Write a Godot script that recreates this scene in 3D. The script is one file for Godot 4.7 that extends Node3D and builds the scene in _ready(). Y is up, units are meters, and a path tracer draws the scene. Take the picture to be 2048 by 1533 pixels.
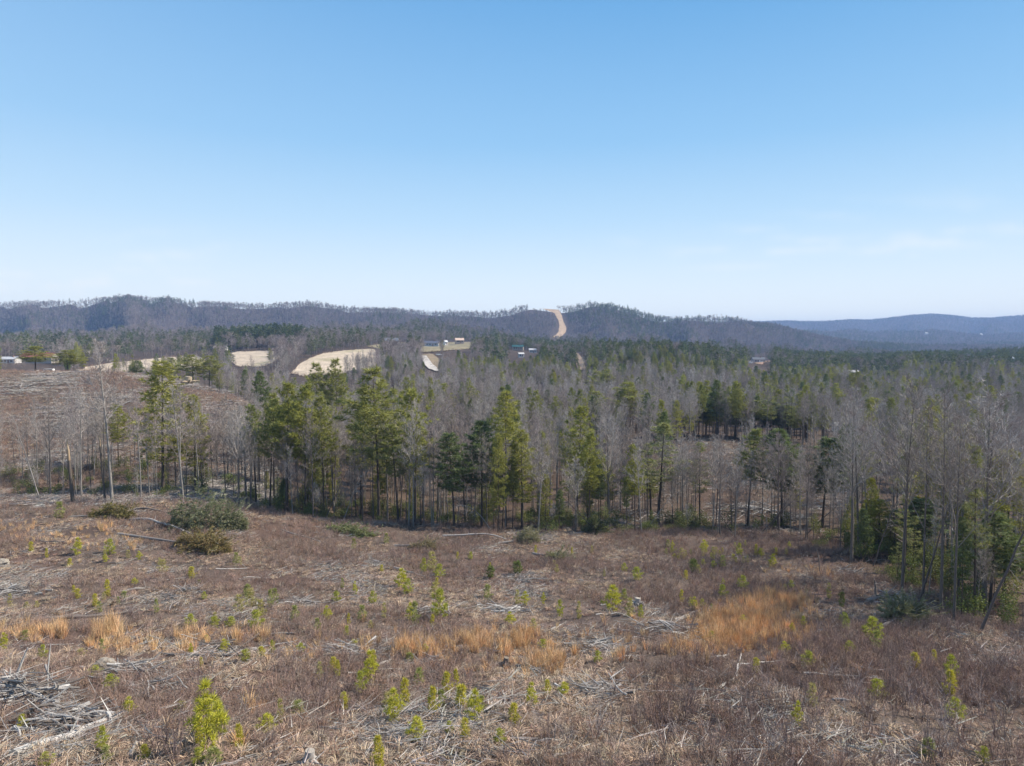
extends Node3D
# A logged hillside above a winter valley, seen from a drone. Camera at the origin looking along -z, metres.

const F := 1365.0          # focal length in photo pixels
const CX := 1024.0
const CY := 766.5
const PITCH := 0.0560

# ---------------------------------------------------------------- mesh helper
class Shape:
	var v := PackedVector3Array()
	var n := PackedVector3Array()
	var c := PackedColorArray()
	var smooth := false

	func tri(a: Vector3, b: Vector3, d: Vector3, col: Color) -> void:
		v.append(a); v.append(b); v.append(d)
		c.append(col); c.append(col); c.append(col)

	func quad(a: Vector3, b: Vector3, d: Vector3, e: Vector3, col: Color) -> void:
		tri(a, b, d, col)
		tri(a, d, e, col)

	# a tapering blade
	func blade(a: Vector3, b: Vector3, side: Vector3, col: Color) -> void:
		v.append(a - side); v.append(b); v.append(a + side)
		c.append(col); c.append(col); c.append(col)

	func strip(a: Vector3, b: Vector3, side: Vector3, k: float, col: Color) -> void:
		quad(a - side, b - side * k, b + side * k, a + side, col)

	func box(at: Vector3, size: Vector3, col: Color) -> void:
		var h := size * 0.5
		var p := []
		for i in 8:
			p.append(at + Vector3(h.x if i & 1 else -h.x, h.y if i & 2 else -h.y, h.z if i & 4 else -h.z))
		for f in [[0, 1, 3, 2], [5, 4, 6, 7], [4, 0, 2, 6], [1, 5, 7, 3], [2, 3, 7, 6], [4, 5, 1, 0]]:
			quad(p[f[0]], p[f[2]], p[f[1]], p[f[1]], col) if false else quad(p[f[0]], p[f[3]], p[f[2]], p[f[1]], col)

	func tube(pts: PackedVector3Array, rad: PackedFloat32Array, sides: int, col0: Color, col1: Color, cap := false) -> void:
		var m := pts.size()
		var prev := []
		var prevn := []
		for i in m:
			var t := (pts[mini(i + 1, m - 1)] - pts[maxi(i - 1, 0)]).normalized()
			var ref := Vector3(0.31, 0.17, 0.93) if absf(t.y) > 0.6 else Vector3(0.05, 0.99, 0.08)
			var a := t.cross(ref).normalized()
			var b := t.cross(a)
			var ring := []
			var ringn := []
			for k in sides + 1:
				var w := TAU * k / sides
				var dir := a * cos(w) + b * sin(w)
				ring.append(pts[i] + dir * rad[i])
				ringn.append(dir)
			if i > 0:
				var f0 := float(i - 1) / (m - 1)
				var f1 := float(i) / (m - 1)
				var ca := col0.lerp(col1, f0)
				var cb := col0.lerp(col1, f1)
				for k in sides:
					v.append(prev[k]); v.append(ring[k]); v.append(ring[k + 1])
					v.append(prev[k]); v.append(ring[k + 1]); v.append(prev[k + 1])
					c.append(ca); c.append(cb); c.append(cb); c.append(ca); c.append(cb); c.append(ca)
					if smooth:
						n.append(prevn[k]); n.append(ringn[k]); n.append(ringn[k + 1])
						n.append(prevn[k]); n.append(ringn[k + 1]); n.append(prevn[k + 1])
			if cap and (i == 0 or i == m - 1):
				var nn := -t if i == 0 else t
				for k in sides:
					v.append(pts[i]); v.append(ring[k + (0 if i == 0 else 1)]); v.append(ring[k + (1 if i == 0 else 0)])
					var cc := (col0 if i == 0 else col1).lerp(Color(0.42, 0.34, 0.24), 0.5)
					c.append(cc); c.append(cc); c.append(cc)
					if smooth:
						n.append(nn); n.append(nn); n.append(nn)
			prev = ring
			prevn = ringn

	func mesh(mat: Material, into: ArrayMesh = null) -> ArrayMesh:
		var am := into if into else ArrayMesh.new()
		if v.size() == 0:
			return am
		var arr := []
		arr.resize(Mesh.ARRAY_MAX)
		arr[Mesh.ARRAY_VERTEX] = v
		if smooth and n.size() == v.size():
			arr[Mesh.ARRAY_NORMAL] = n
		arr[Mesh.ARRAY_COLOR] = c
		am.add_surface_from_arrays(Mesh.PRIMITIVE_TRIANGLES, arr)
		am.surface_set_material(am.get_surface_count() - 1, mat)
		return am

# ---------------------------------------------------------------- state
var R := RandomNumberGenerator.new()
var wood: StandardMaterial3D
var needle: StandardMaterial3D
var stalk: StandardMaterial3D
var painted: StandardMaterial3D
var window_glass: StandardMaterial3D
var ground_mat: StandardMaterial3D
var field_mat: StandardMaterial3D
var big := FastNoiseLite.new()
var mid := FastNoiseLite.new()
var small := FastNoiseLite.new()
var used_names := {}

# terrain: elevation relative to the camera, by forward distance (rows) and by bearing (columns, in photo pixels)
const COLS := [-700.0, 0.0, 250.0, 450.0, 620.0, 850.0, 1100.0, 1350.0, 1600.0, 1800.0, 2048.0, 2700.0]
const ROWS := [
	[8.0, -9.6, -9.6, -9.6, -9.6, -9.6, -9.6, -9.6, -9.6, -9.6, -9.6, -9.6, -9.6],
	[20.0, -12.5, -12.6, -12.6, -12.7, -12.7, -12.7, -12.8, -12.8, -12.8, -12.8, -12.8, -12.8],
	[35.0, -16.0, -16.3, -16.4, -16.6, -16.7, -16.8, -16.9, -17.0, -17.0, -17.2, -17.3, -17.6],
	[52.0, -19.4, -19.8, -20.0, -20.2, -20.5, -20.7, -21.0, -21.1, -21.2, -21.4, -21.4, -22.0],
	[75.0, -21.0, -21.8, -22.0, -22.4, -23.2, -24.0, -24.4, -24.7, -24.5, -24.5, -24.5, -25.0],
	[95.0, -21.8, -22.6, -22.8, -23.3, -24.8, -25.8, -26.3, -26.5, -26.6, -26.5, -26.0, -26.0],
	[110.0, -22.0, -23.5, -24.0, -25.0, -27.5, -29.0, -29.0, -28.6, -28.5, -28.0, -27.5, -27.0],
	[130.0, -19.5, -21.0, -22.0, -24.5, -28.0, -29.5, -29.5, -27.3, -27.5, -28.0, -28.0, -28.0],
	[160.0, -13.0, -14.5, -15.5, -19.0, -27.0, -28.0, -28.5, -25.5, -26.5, -28.0, -28.0, -28.0],
	[195.0, -7.0, -8.0, -8.4, -14.0, -26.0, -26.0, -28.0, -26.0, -28.0, -29.0, -29.0, -29.0],
	[230.0, -9.0, -10.0, -11.5, -18.0, -26.0, -27.0, -29.0, -29.0, -30.0, -30.0, -30.0, -30.0],
	[300.0, -13.0, -14.0, -17.0, -25.0, -29.0, -28.0, -29.0, -29.0, -30.0, -30.0, -30.0, -30.0],
	[420.0, -12.0, -12.0, -17.0, -23.0, -20.5, -23.0, -27.0, -26.0, -30.0, -30.0, -30.0, -30.0],
	[520.0, -9.0, -9.0, -11.0, -14.0, -10.5, -13.0, -20.0, -9.5, -27.0, -28.0, -26.0, -26.0],
	[620.0, -6.0, -6.0, -8.0, -6.5, -3.2, -4.0, -12.0, -8.0, -21.0, -26.0, -25.0, -23.0],
	[720.0, -4.0, -4.0, -4.0, -2.0, 1.0, -0.5, -9.0, -18.0, -23.0, -25.0, -23.0, -22.0],
	[900.0, 2.0, 2.0, 4.0, 6.0, 8.0, 4.0, -10.0, -19.0, -25.0, -26.0, -18.0, -18.0],
]
# ridge crests: [photo x, photo y of the treetops on the skyline]
const RIDGE_A := [[-700, 620], [-200, 606], [0, 601], [100, 598], [200, 590], [300, 588], [380, 599], [480, 605], [540, 604], [610, 597], [660, 606], [720, 613], [800, 616], [900, 619], [970, 621], [1010, 615], [1050, 611], [1100, 612], [1130, 607], [1180, 600], [1220, 605], [1270, 615], [1330, 627], [1385, 632], [1430, 621], [1480, 630], [1530, 643], [1600, 664], [1700, 686], [1850, 694], [2700, 694]]
const RIDGE_B := [[-700, 670], [1400, 668], [1600, 668], [1720, 660], [1800, 668], [1900, 662], [1980, 664], [2048, 662], [2700, 660]]
const RIDGE_C := [[-700, 645], [1400, 644], [1550, 641], [1600, 640], [1640, 643], [1700, 637], [1740, 639], [1800, 631], [1870, 625], [1910, 630], [1950, 636], [1980, 635], [2048, 628], [2200, 636], [2700, 630]]
const TREELINE := [[-700, 100], [0, 100], [250, 101], [450, 100], [620, 97], [850, 94], [1350, 93], [1600, 91], [1690, 80], [1800, 64], [1910, 54.5], [2048, 47], [2300, 40], [2700, 34]]
const NC := 86
const NR := 272
var grid := PackedFloat32Array()

func line_at(list: Array, x: float) -> float:
	if x <= list[0][0]:
		return list[0][1]
	for i in range(1, list.size()):
		if x <= list[i][0]:
			var f: float = (x - list[i - 1][0]) / float(list[i][0] - list[i - 1][0])
			return lerpf(list[i - 1][1], list[i][1], f)
	return list[list.size() - 1][1]

func line_smooth(list: Array, x: float) -> float:
	return 0.25 * line_at(list, x - 18) + 0.5 * line_at(list, x) + 0.25 * line_at(list, x + 18)

func row_at(row: Array, sx: float) -> float:
	var m := COLS.size()
	if sx <= COLS[0]:
		return row[1]
	if sx >= COLS[m - 1]:
		return row[m]
	var i := 0
	while sx > COLS[i + 1]:
		i += 1
	var f: float = (sx - COLS[i]) / (COLS[i + 1] - COLS[i])
	var a: float = row[maxi(i, 1)]
	return cubic_interpolate(row[i + 1], row[i + 2], a, row[mini(i + 3, m)], f)

func table_at(d: float, sx: float) -> float:
	var i := 0
	while i < ROWS.size() - 2 and d > ROWS[i + 1][0]:
		i += 1
	var d0 := log(ROWS[i][0])
	var d1 := log(ROWS[i + 1][0])
	var f := clampf((log(d) - d0) / (d1 - d0), 0.0, 1.0)
	var a := row_at(ROWS[i], sx)
	var b := row_at(ROWS[i + 1], sx)
	var p := row_at(ROWS[maxi(i - 1, 0)], sx)
	var q := row_at(ROWS[mini(i + 2, ROWS.size() - 1)], sx)
	return lerpf(cubic_interpolate(a, b, p, q, f), lerpf(a, b, f), 0.5)

func under(e: float, lid: float) -> float:   # smooth minimum
	var k := 9.0
	var h := clampf(0.5 + 0.5 * (lid - e) / k, 0.0, 1.0)
	return lerpf(lid, e, h) - k * h * (1.0 - h)

func relief(d: float, sx: float) -> float:
	if d <= 900.0:
		return table_at(d, sx) + big.get_noise_2d(sx * 0.9 + 50.0, d * 0.35) * 9.0 * smoothstep(230.0, 330.0, d) * smoothstep(900.0, 780.0, d) * smoothstep(820.0, 940.0, sx)
	var base := table_at(900.0, sx)
	var crest := (694.0 - line_smooth(RIDGE_A, sx)) / F * 1900.0 - 13.0
	if sx > 1058.0 and sx < 1112.0:
		crest += 9.0
	var spur := big.get_noise_2d(sx * 0.9, d * 0.10) * 58.0 + big.get_noise_2d(sx * 2.2 + 900.0, d * 0.16) * 30.0
	var e := 0.0
	if d < 1900.0:
		var s := clampf((d - 1000.0) / 900.0, 0.0, 1.0)
		s = s * s * (3.0 - 2.0 * s) * 0.55 + 0.45 * s
		e = lerpf(base, crest, s) + spur * 3.0 * s * (1.0 - s)
		e -= pow(absf(big.get_noise_2d(sx * 0.55 - 300.0, d * 0.05)) * 2.0, 0.8) * 95.0 * 4.0 * s * (1.0 - s) * smoothstep(0.1, 0.5, s)
		e -= pow(absf(big.get_noise_2d(sx * 1.25 + 500.0, d * 0.06)) * 2.0, 0.8) * 85.0 * 4.0 * s * (1.0 - s) * smoothstep(0.05, 0.4, s)
		e = under(e, (crest + 13.0) / 1900.0 * d * 0.97 - 14.0)
		e += 26.0 * exp(-pow((sx - 860.0) / 105.0, 2.0) - pow((d - 1230.0) / 190.0, 2.0))
		e += 20.0 * exp(-pow((sx - 1420.0) / 90.0, 2.0) - pow((d - 1450.0) / 190.0, 2.0)) * smoothstep(1500.0, 1350.0, sx)
	else:
		e = lerpf(crest, -6.0, smoothstep(1900.0, 2700.0, d))
	var rb := (690.0 - line_smooth(RIDGE_B, sx)) / F * 3300.0 - 14.0 + spur * 0.5
	var rc := (690.0 - line_smooth(RIDGE_C, sx)) / F * 5000.0 - 14.0
	if d > 1900.0:
		e += (rb + 6.0) * exp(-pow((d - 3300.0) / 420.0, 2.0))
		if d < 5000.0:
			var s2 := smoothstep(3500.0, 5000.0, d)
			e = under(e + rc * s2 + (spur * 5.0 + big.get_noise_2d(sx * 1.5 + 77.0, d * 0.035) * 520.0) * s2 * (1.0 - s2), (rc + 14.0) / 5000.0 * d * 0.97 - 16.0)
		else:
			e += rc * (1.0 - 0.7 * smoothstep(5000.0, 6400.0, d))
	return e

func make_relief() -> void:
	grid.resize(NC * NR)
	for k in NR:
		var d := 8.0 * exp(k * 0.025)
		for i in NC:
			grid[k * NC + i] = relief(d, -700.0 + 40.0 * i)

func ground_at(x: float, z: float) -> float:
	var d := maxf(-z, 8.0)
	var sx := clampf(x / maxf(d, 12.0) * F + CX, -700.0, 2699.0)
	var a := (sx + 700.0) / 40.0
	var b := clampf(log(d / 8.0) / 0.025, 0.0, NR - 1.001)
	var i := int(a)
	var k := int(b)
	a -= i
	b -= k
	var o := k * NC + i
	var e := lerpf(lerpf(grid[o], grid[o + 1], a), lerpf(grid[o + NC], grid[o + NC + 1], a), b)
	var w := smoothstep(900.0, 200.0, d)
	if w > 0.0:
		e += (mid.get_noise_2d(x, z) * 0.55 + small.get_noise_2d(x, z) * 0.16) * w
	return e

func column(x: float, d: float) -> float:
	return x / d * F + CX

# the ray through a photo pixel, per metre of forward distance: (x, y)
func ray(sx: float, sy: float) -> Vector2:
	var yc := -(sy - CY) / F
	var fw := cos(PITCH) + yc * sin(PITCH)
	return Vector2((sx - CX) / F / fw, (yc * cos(PITCH) - sin(PITCH)) / fw)

# where that ray meets the ground
func on_ground(sx: float, sy: float) -> Vector3:
	var r := ray(sx, sy)
	var d := 9.0
	while d < 6000.0:
		if r.y * d < ground_at(r.x * d, -d):
			break
		d *= 1.012
	var lo := d / 1.012
	for i in 8:
		var m := (lo + d) * 0.5
		if r.y * m < ground_at(r.x * m, -m):
			d = m
		else:
			lo = m
	return Vector3(r.x * d, ground_at(r.x * d, -d), -d)

func standing(sx: float, d: float) -> Vector3:
	var x := (sx - CX) / F * d * 0.992
	return Vector3(x, ground_at(x, -d), -d)

# ---------------------------------------------------------------- naming
func numbered(called: String) -> String:
	var k: int = used_names.get(called, 0)
	used_names[called] = k + 1
	return called if k == 0 else "%s_%03d" % [called, k]

func tag(o: Node, label: String, category := "", group := "", kind := "") -> void:
	o.set_meta("label", label)
	if category:
		o.set_meta("category", category)
	if group:
		o.set_meta("group", group)
	if kind:
		o.set_meta("kind", kind)

func thing(called: String, at: Vector3, label: String, category: String, group := "") -> Node3D:
	var o := Node3D.new()
	o.name = numbered(called)
	add_child(o, true)
	o.position = at
	tag(o, label, category, group)
	return o

func part(called: String, mesh: Mesh, parent: Node) -> MeshInstance3D:
	var o := MeshInstance3D.new()
	o.name = numbered(called) if parent == self else called
	o.mesh = mesh
	parent.add_child(o, true)
	return o

func scatter(called: String, mesh: Mesh, where: Array, cols: Array, parent: Node) -> MultiMeshInstance3D:
	var mm := MultiMesh.new()
	mm.transform_format = MultiMesh.TRANSFORM_3D
	mm.use_colors = true
	mm.mesh = mesh
	mm.instance_count = where.size()
	for i in where.size():
		mm.set_instance_transform(i, where[i])
		mm.set_instance_color(i, cols[i])
	var o := MultiMeshInstance3D.new()
	o.name = numbered(called) if parent == self else called
	o.multimesh = mm
	parent.add_child(o, true)
	return o

func rnd(a: float, b: float) -> float:
	return R.randf_range(a, b)

func unit() -> Vector3:
	return Vector3(R.randfn(), R.randfn(), R.randfn()).normalized()

func upright(at: Vector3, turn: float, wide: float, high: float) -> Transform3D:
	return Transform3D(Basis(Vector3.UP, turn) * Basis.from_scale(Vector3(wide, high, wide)), at)

func shade(c: Color, k: float) -> Color:
	return Color(c.r * k, c.g * k, c.b * k)

# ---------------------------------------------------------------- plants
const BARK := Color(0.185, 0.16, 0.145)
const PALE_BARK := Color(0.42, 0.395, 0.365)
const FAR_TWIG := Color(0.275, 0.235, 0.22)
const TWIG := Color(0.36, 0.32, 0.295)

func trunk_path(high: float, sway: float, lean: Vector3, count := 9) -> PackedVector3Array:
	var p := PackedVector3Array()
	var off := Vector3.ZERO
	var go := Vector3(rnd(-1, 1), 0, rnd(-1, 1)) * sway
	for i in count:
		var f := float(i) / (count - 1)
		p.append(Vector3(0, -0.5 + f * (high + 0.5), 0) + off + lean * f * high)
		go += Vector3(rnd(-1, 1), 0, rnd(-1, 1)) * sway * 0.8
		off += go
	return p

func along(p: PackedVector3Array, f: float) -> Vector3:
	var t := clampf(f, 0.0, 0.9999) * (p.size() - 1)
	return p[int(t)].lerp(p[int(t) + 1], t - int(t))

# a leafless tree of the forest: slim trunk, rising limbs, twigs
func bare_tree(high: float, crown_from: float, spread: float, limbs: int, girth: float, trunk: Shape, crown: Shape, bark: Color, twig_wide: float, rich := 1.0, forks := 0, twig := TWIG) -> void:
	var p := trunk_path(high, high * 0.0035, Vector3.ZERO)
	var rad := PackedFloat32Array()
	for i in p.size():
		rad.append(girth * (pow(1.0 - float(i) / (p.size() - 1), 1.1 if forks > 0 and i > 4 else 0.75) * 0.95 + 0.05) * (1.25 if i == 0 else 1.0))
	trunk.smooth = true
	trunk.tube(p, rad, 6, shade(bark, 0.9), bark)
	for i in limbs:
		var f := crown_from + (1.0 - crown_from) * pow((i + R.randf()) / limbs, 0.85) * 0.985
		var rel := (f - crown_from) / (1.0 - crown_from)
		var a := along(p, f)
		var az := i * 2.4 + rnd(-0.6, 0.6)
		var el := deg_to_rad(rnd(22, 50) + rel * 18.0)
		var len := high * spread * (1.0 - rel * 0.72) * rnd(0.5, 1.15)
		if i < forks:
			f = rnd(0.36, 0.58)
			rel = 0.0
			a = along(p, f)
			el = deg_to_rad(rnd(56, 72))
			len = high * (0.97 - f) * rnd(0.75, 1.0)
		var dir := Vector3(cos(az) * cos(el), sin(el), sin(az) * cos(el))
		var q := PackedVector3Array([a])
		var step := len / 4.0
		for k in 4:
			q.append(q[k] + dir * step)
			dir = (dir + Vector3(0, 0.16, 0) + unit() * 0.2).normalized()
		var r0 := maxf(girth * (1.0 - f) * 0.52, 0.02)
		crown.tube(q, PackedFloat32Array([r0, r0 * 0.75, r0 * 0.52, r0 * 0.34, 0.01]), 3, bark, twig)
		var subs := int(rnd(5, 9) * rich * (2.2 if i < forks else 1.0))
		for j in subs:
			var s := rnd(0.22, 1.0)
			var b := along(q, s)
			var out := (dir + unit() * 0.85 + Vector3(0, 0.25, 0)).normalized()
			var l2 := len * rnd(0.22, 0.46) * (1.15 - s * 0.5)
			var e := b + out * l2
			var side := out.cross(unit()).normalized() * maxf(r0 * 0.2, twig_wide * 0.75)
			crown.strip(b, e, side, 0.35, twig.lerp(bark, 0.3))
			for k in int(rnd(4, 8) * rich):
				var s3 := rnd(0.15, 1.0)
				var g := b.lerp(e, s3)
				var o3 := (out * 0.8 + unit() * 0.75 + Vector3(0, 0.25, 0)).normalized()
				var l3 := rnd(0.35, 1.05) * minf(1.0, len * 0.5)
				crown.blade(g, g + o3 * l3, o3.cross(unit()).normalized() * twig_wide, shade(twig, rnd(0.75, 1.25)))
	for i in 4:  # dead stubs below the crown
		var a2 := along(p, rnd(0.25, crown_from))
		var az2 := rnd(0, TAU)
		var o2 := Vector3(cos(az2), rnd(-0.2, 0.5), sin(az2))
		crown.blade(a2, a2 + o2 * rnd(0.5, 1.6), o2.cross(Vector3.UP).normalized() * 0.025, bark)

# a pine with whorled limbs carrying sprays of needles
func pine(high: float, wide: float, crown_from: float, layer: float, sprays: int, len: float, fat: float, leaf: Color, lacy: float, trunk: Shape, crown: Shape, girth: float, bark: Color) -> void:
	var p := trunk_path(high, high * 0.002, Vector3.ZERO)
	var rad := PackedFloat32Array()
	for i in p.size():
		rad.append(girth * (1.0 - 0.93 * float(i) / (p.size() - 1)) * (1.2 if i == 0 else 1.0))
	trunk.smooth = true
	trunk.tube(p, rad, 6, bark, shade(bark, 1.1))
	var y := crown_from * high
	while y < high:
		var f := (y / high - crown_from) / (1.0 - crown_from)
		var reach := wide * pow(1.0 - f, 0.56) * (0.5 + 0.5 * minf(1.0, f * 3.2)) + wide * 0.06
		var turn := rnd(0, TAU)
		var skip := R.randf() < lacy * 0.5
		for k in 5:
			if skip and R.randf() < 0.7:
				continue
			var az := turn + TAU * k / 5.0 + rnd(-0.4, 0.4)
			var el := lerpf(0.05, 0.75, f * f) + rnd(-0.12, 0.2)
			var l := reach * rnd(0.45, 1.2)
			var out := Vector3(cos(az), 0, sin(az))
			var across := Vector3(-out.z, 0, out.x)
			var a := along(p, (y + 0.5) / (high + 0.5)) + Vector3(0, rnd(-0.1, 0.1) * layer, 0)
			var tip := a + out * l * cos(el) + Vector3(0, l * sin(el), 0)
			var side := across * fat * 0.35
			crown.strip(a, tip, side, 0.3, shade(bark, 0.9))
			var count := maxi(2, int(l / (len * 0.75)))
			for j in count:
				var s := lerpf(0.3, 1.0, (j + R.randf()) / count)
				if R.randf() < lacy * 0.45:
					continue
				var at := a.lerp(tip, s) + Vector3(0, 0.12 * l * s * s, 0)
				var span := l * 0.34 * (1.1 - s)
				for g in 3:
					var b := at + across * span * (g - 1) * rnd(0.6, 1.2) + Vector3(0, rnd(-0.15, 0.2) * len, 0)
					var tint := shade(leaf, rnd(0.7, 1.35))
					for i in sprays:
						var o := (out * 0.55 + across * (g - 1) * 0.5 + unit() * 0.75 + Vector3(0, 0.35, 0)).normalized()
						crown.blade(b, b + o * len * rnd(0.7, 1.25), o.cross(unit()).normalized() * fat, tint)
		y += layer * rnd(0.8, 1.2)
	for i in 7:  # dead lower limbs
		var a2 := along(p, rnd(0.12, crown_from))
		var az2 := rnd(0, TAU)
		var o2 := Vector3(cos(az2), rnd(-0.3, 0.2), sin(az2))
		crown.blade(a2, a2 + o2 * rnd(0.08, 0.3) * wide, o2.cross(Vector3.UP).normalized() * fat * 0.25, shade(bark, 1.2))

# many-stemmed leafless shrub
func brush(stems: int, high: float, open: float, fat: float, col: Color, s: Shape) -> void:
	for i in stems:
		var az := rnd(0, TAU)
		var base := Vector3(cos(az), 0, sin(az)) * rnd(0, 0.22) * high * open
		var lean := Vector3(rnd(-1, 1) * open, 1.0, rnd(-1, 1) * open).normalized()
		var h := high * rnd(0.5, 1.1)
		var a := base + Vector3(0, -0.06, 0)
		var m := base + lean * h * 0.5
		var t := m + (lean + unit() * 0.22).normalized() * h * 0.5
		var side := lean.cross(unit()).normalized() * fat
		var tint := shade(col, rnd(0.65, 1.35))
		s.strip(a, m, side, 0.75, tint)
		s.blade(m, t, side * 0.75, tint)
		for k in int(rnd(3, 7)):
			var g := a.lerp(t, rnd(0.35, 0.95))
			var o := (lean * 0.7 + unit() * 0.7).normalized()
			s.blade(g, g + o * h * rnd(0.15, 0.38), o.cross(unit()).normalized() * fat * 0.6, tint)

func tuft(blades: int, high: float, open: float, fat: float, droop: float, col: Color, s: Shape) -> void:
	for i in blades:
		var az := rnd(0, TAU)
		var out := Vector3(cos(az), 0, sin(az))
		var base := out * rnd(0, 0.14) * high
		var h := high * rnd(0.55, 1.1)
		var dir := (Vector3.UP + out * open * rnd(0.2, 1.0)).normalized()
		var m := base + dir * h * 0.55
		var t := m + (dir + out * droop * rnd(0.3, 1.0) - Vector3(0, droop * 0.7, 0)).normalized() * h * 0.45
		var side := dir.cross(unit()).normalized() * fat
		var tint := shade(col, rnd(0.7, 1.25))
		s.strip(base - Vector3(0, 0.04, 0), m, side, 0.8, tint)
		s.blade(m, t, side * 0.8, tint)

# broadleaved evergreen shrub: leaves through a rough mound
func leafy_mound(leaves: int, wide: float, high: float, size: float, col: Color, s: Shape) -> void:
	var lumps := []
	for i in 7:
		lumps.append(Vector3(rnd(-1, 1) * wide * 0.6, rnd(0.25, 0.8) * high, rnd(-1, 1) * wide * 0.6))
	for i in 8:
		var t: Vector3 = lumps[i % 7]
		s.strip(Vector3(rnd(-0.1, 0.1), -0.1, rnd(-0.1, 0.1)), t, Vector3(0.02, 0, 0.015), 0.4, BARK)
	for i in leaves:
		var c: Vector3 = lumps[R.randi() % 7]
		var at := c + unit() * Vector3(wide * 0.45, high * 0.28, wide * 0.45) * pow(R.randf(), 0.4)
		at.y = maxf(at.y, 0.05)
		var o := (unit() + Vector3(0, 0.3, 0)).normalized()
		var side := o.cross(unit()).normalized() * size * 0.3
		var tint := shade(col, rnd(0.6, 1.4))
		var m := at + o * size * 0.5
		s.tri(at, m + side, m - side, tint)
		s.tri(m - side, m + side, at + o * size, tint)

# the crown of a felled or windthrown conifer: a heap of drooping sprays
func felled_crown(length: float, wide: float, high: float, sprays: int, len: float, fat: float, col: Color, other: Color, s: Shape) -> void:
	for i in sprays:
		var t := R.randf()
		var prof := pow(sin(PI * clampf(t * 0.9 + 0.08, 0.0, 1.0)), 0.7)
		var w := rnd(0, PI)
		var rr := pow(R.randf(), 0.35) * (0.8 + 1.15 * small.get_noise_2d(t * length * 0.8 + length * 7.0, w * 1.8 + wide))
		var at := Vector3((t - 0.5) * length, maxf(0.0, sin(w)) * high * prof * rr, cos(w) * wide * prof * rr)
		at += unit() * 0.15
		at.y = maxf(at.y, 0.05)
		var out := Vector3(rnd(-0.2, 0.9), sin(w) * 0.5 - 0.35, cos(w)).normalized()
		var tint := shade(col.lerp(other, R.randf()), rnd(0.7, 1.3))
		for k in 7:
			var o := (out + unit() * 0.55).normalized()
			s.blade(at, at + o * len * rnd(0.6, 1.2), o.cross(unit()).normalized() * fat, tint)
	for i in 46:   # ragged leaders that stick out, with a few sprays of their own
		var a5 := rnd(0.05, PI - 0.05)
		var t5 := rnd(0.2, 1.0)
		var out5 := Vector3(rnd(0.1, 0.8), sin(a5) * rnd(0.3, 1.0), cos(a5)).normalized()
		var b5 := Vector3((t5 - 0.5) * length, sin(a5) * high * 0.6, cos(a5) * wide * 0.6)
		var e5 := b5 + out5 * rnd(0.7, 1.9)
		s.strip(b5, e5, out5.cross(unit()).normalized() * 0.022, 0.3, PALE_BARK)
		for k in 16:
			var g5 := b5.lerp(e5, rnd(0.2, 1.0))
			var o5 := (out5 + unit() * 0.8 - Vector3(0, 0.3, 0)).normalized()
			s.blade(g5, g5 + o5 * len * rnd(0.4, 0.9), o5.cross(unit()).normalized() * fat, shade(col.lerp(other, R.randf()), rnd(0.7, 1.3)))
	for i in 30:
		var t2 := rnd(0.1, 0.95)
		var w2 := rnd(0.1, PI - 0.1)
		var prof2 := pow(sin(PI * t2), 0.7)
		s.strip(Vector3((t2 - 0.6) * length, 0.2, 0), Vector3((t2 - 0.45) * length, sin(w2) * high * prof2 * 1.05 + 0.1, cos(w2) * wide * prof2 * 1.05), Vector3(0.03, 0.02, 0), 0.3, PALE_BARK)

# ---------------------------------------------------------------- labels that single things out
const ORDINALS := ["first", "second", "third", "fourth", "fifth", "sixth", "seventh", "eighth", "ninth", "tenth", "eleventh", "twelfth", "thirteenth", "fourteenth"]
const CLEARING_MARKS := [
	[60, 1390, "the big bleached brush heap"], [230, 1460, "the long bleached slab log"], [270, 1345, "the dark twisted branch pile"], [120, 1265, "the tall straw tufts at left"],
	[395, 1075, "the olive windthrown crown"], [410, 1025, "the great windthrown crown"], [120, 1040, "the broken pole at left"], [515, 1225, "the left sapling thicket"],
	[600, 1205, "the left twig heap"], [690, 1300, "the whitish twig heap"], [420, 1480, "the brightest sapling"], [460, 1405, "the paired foreground logs"],
	[840, 1300, "the left orange grass patch"], [1050, 1300, "the middle orange grass patch"], [1015, 1222, "the mid clearing heap"], [845, 1225, "the pale middle heap"],
	[860, 1410, "the central sapling cluster"], [1080, 1352, "the long thin log"], [1330, 1250, "the slash by the orange patch"], [1500, 1240, "the big orange grass patch"],
	[1275, 1205, "the upturned grey stump"], [1440, 1115, "the far sapling belt"], [1690, 1200, "the foot of the right wood"], [1430, 1360, "the forked white branch"],
	[1790, 1330, "the tall bare shrub"], [1700, 1440, "the brown brush at lower right"], [1900, 1400, "the brush under the wood"], [960, 1130, "the pine bank"], [770, 1120, "the fallen pine slope"],
	[280, 1180, "the grey logs at upper left"], [150, 1110, "the upper left slope"], [640, 1450, "the bare brush at lower centre"], [1000, 1470, "the sticks at lower centre"], [1170, 1450, "the grey brush at lower centre"]]
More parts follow.
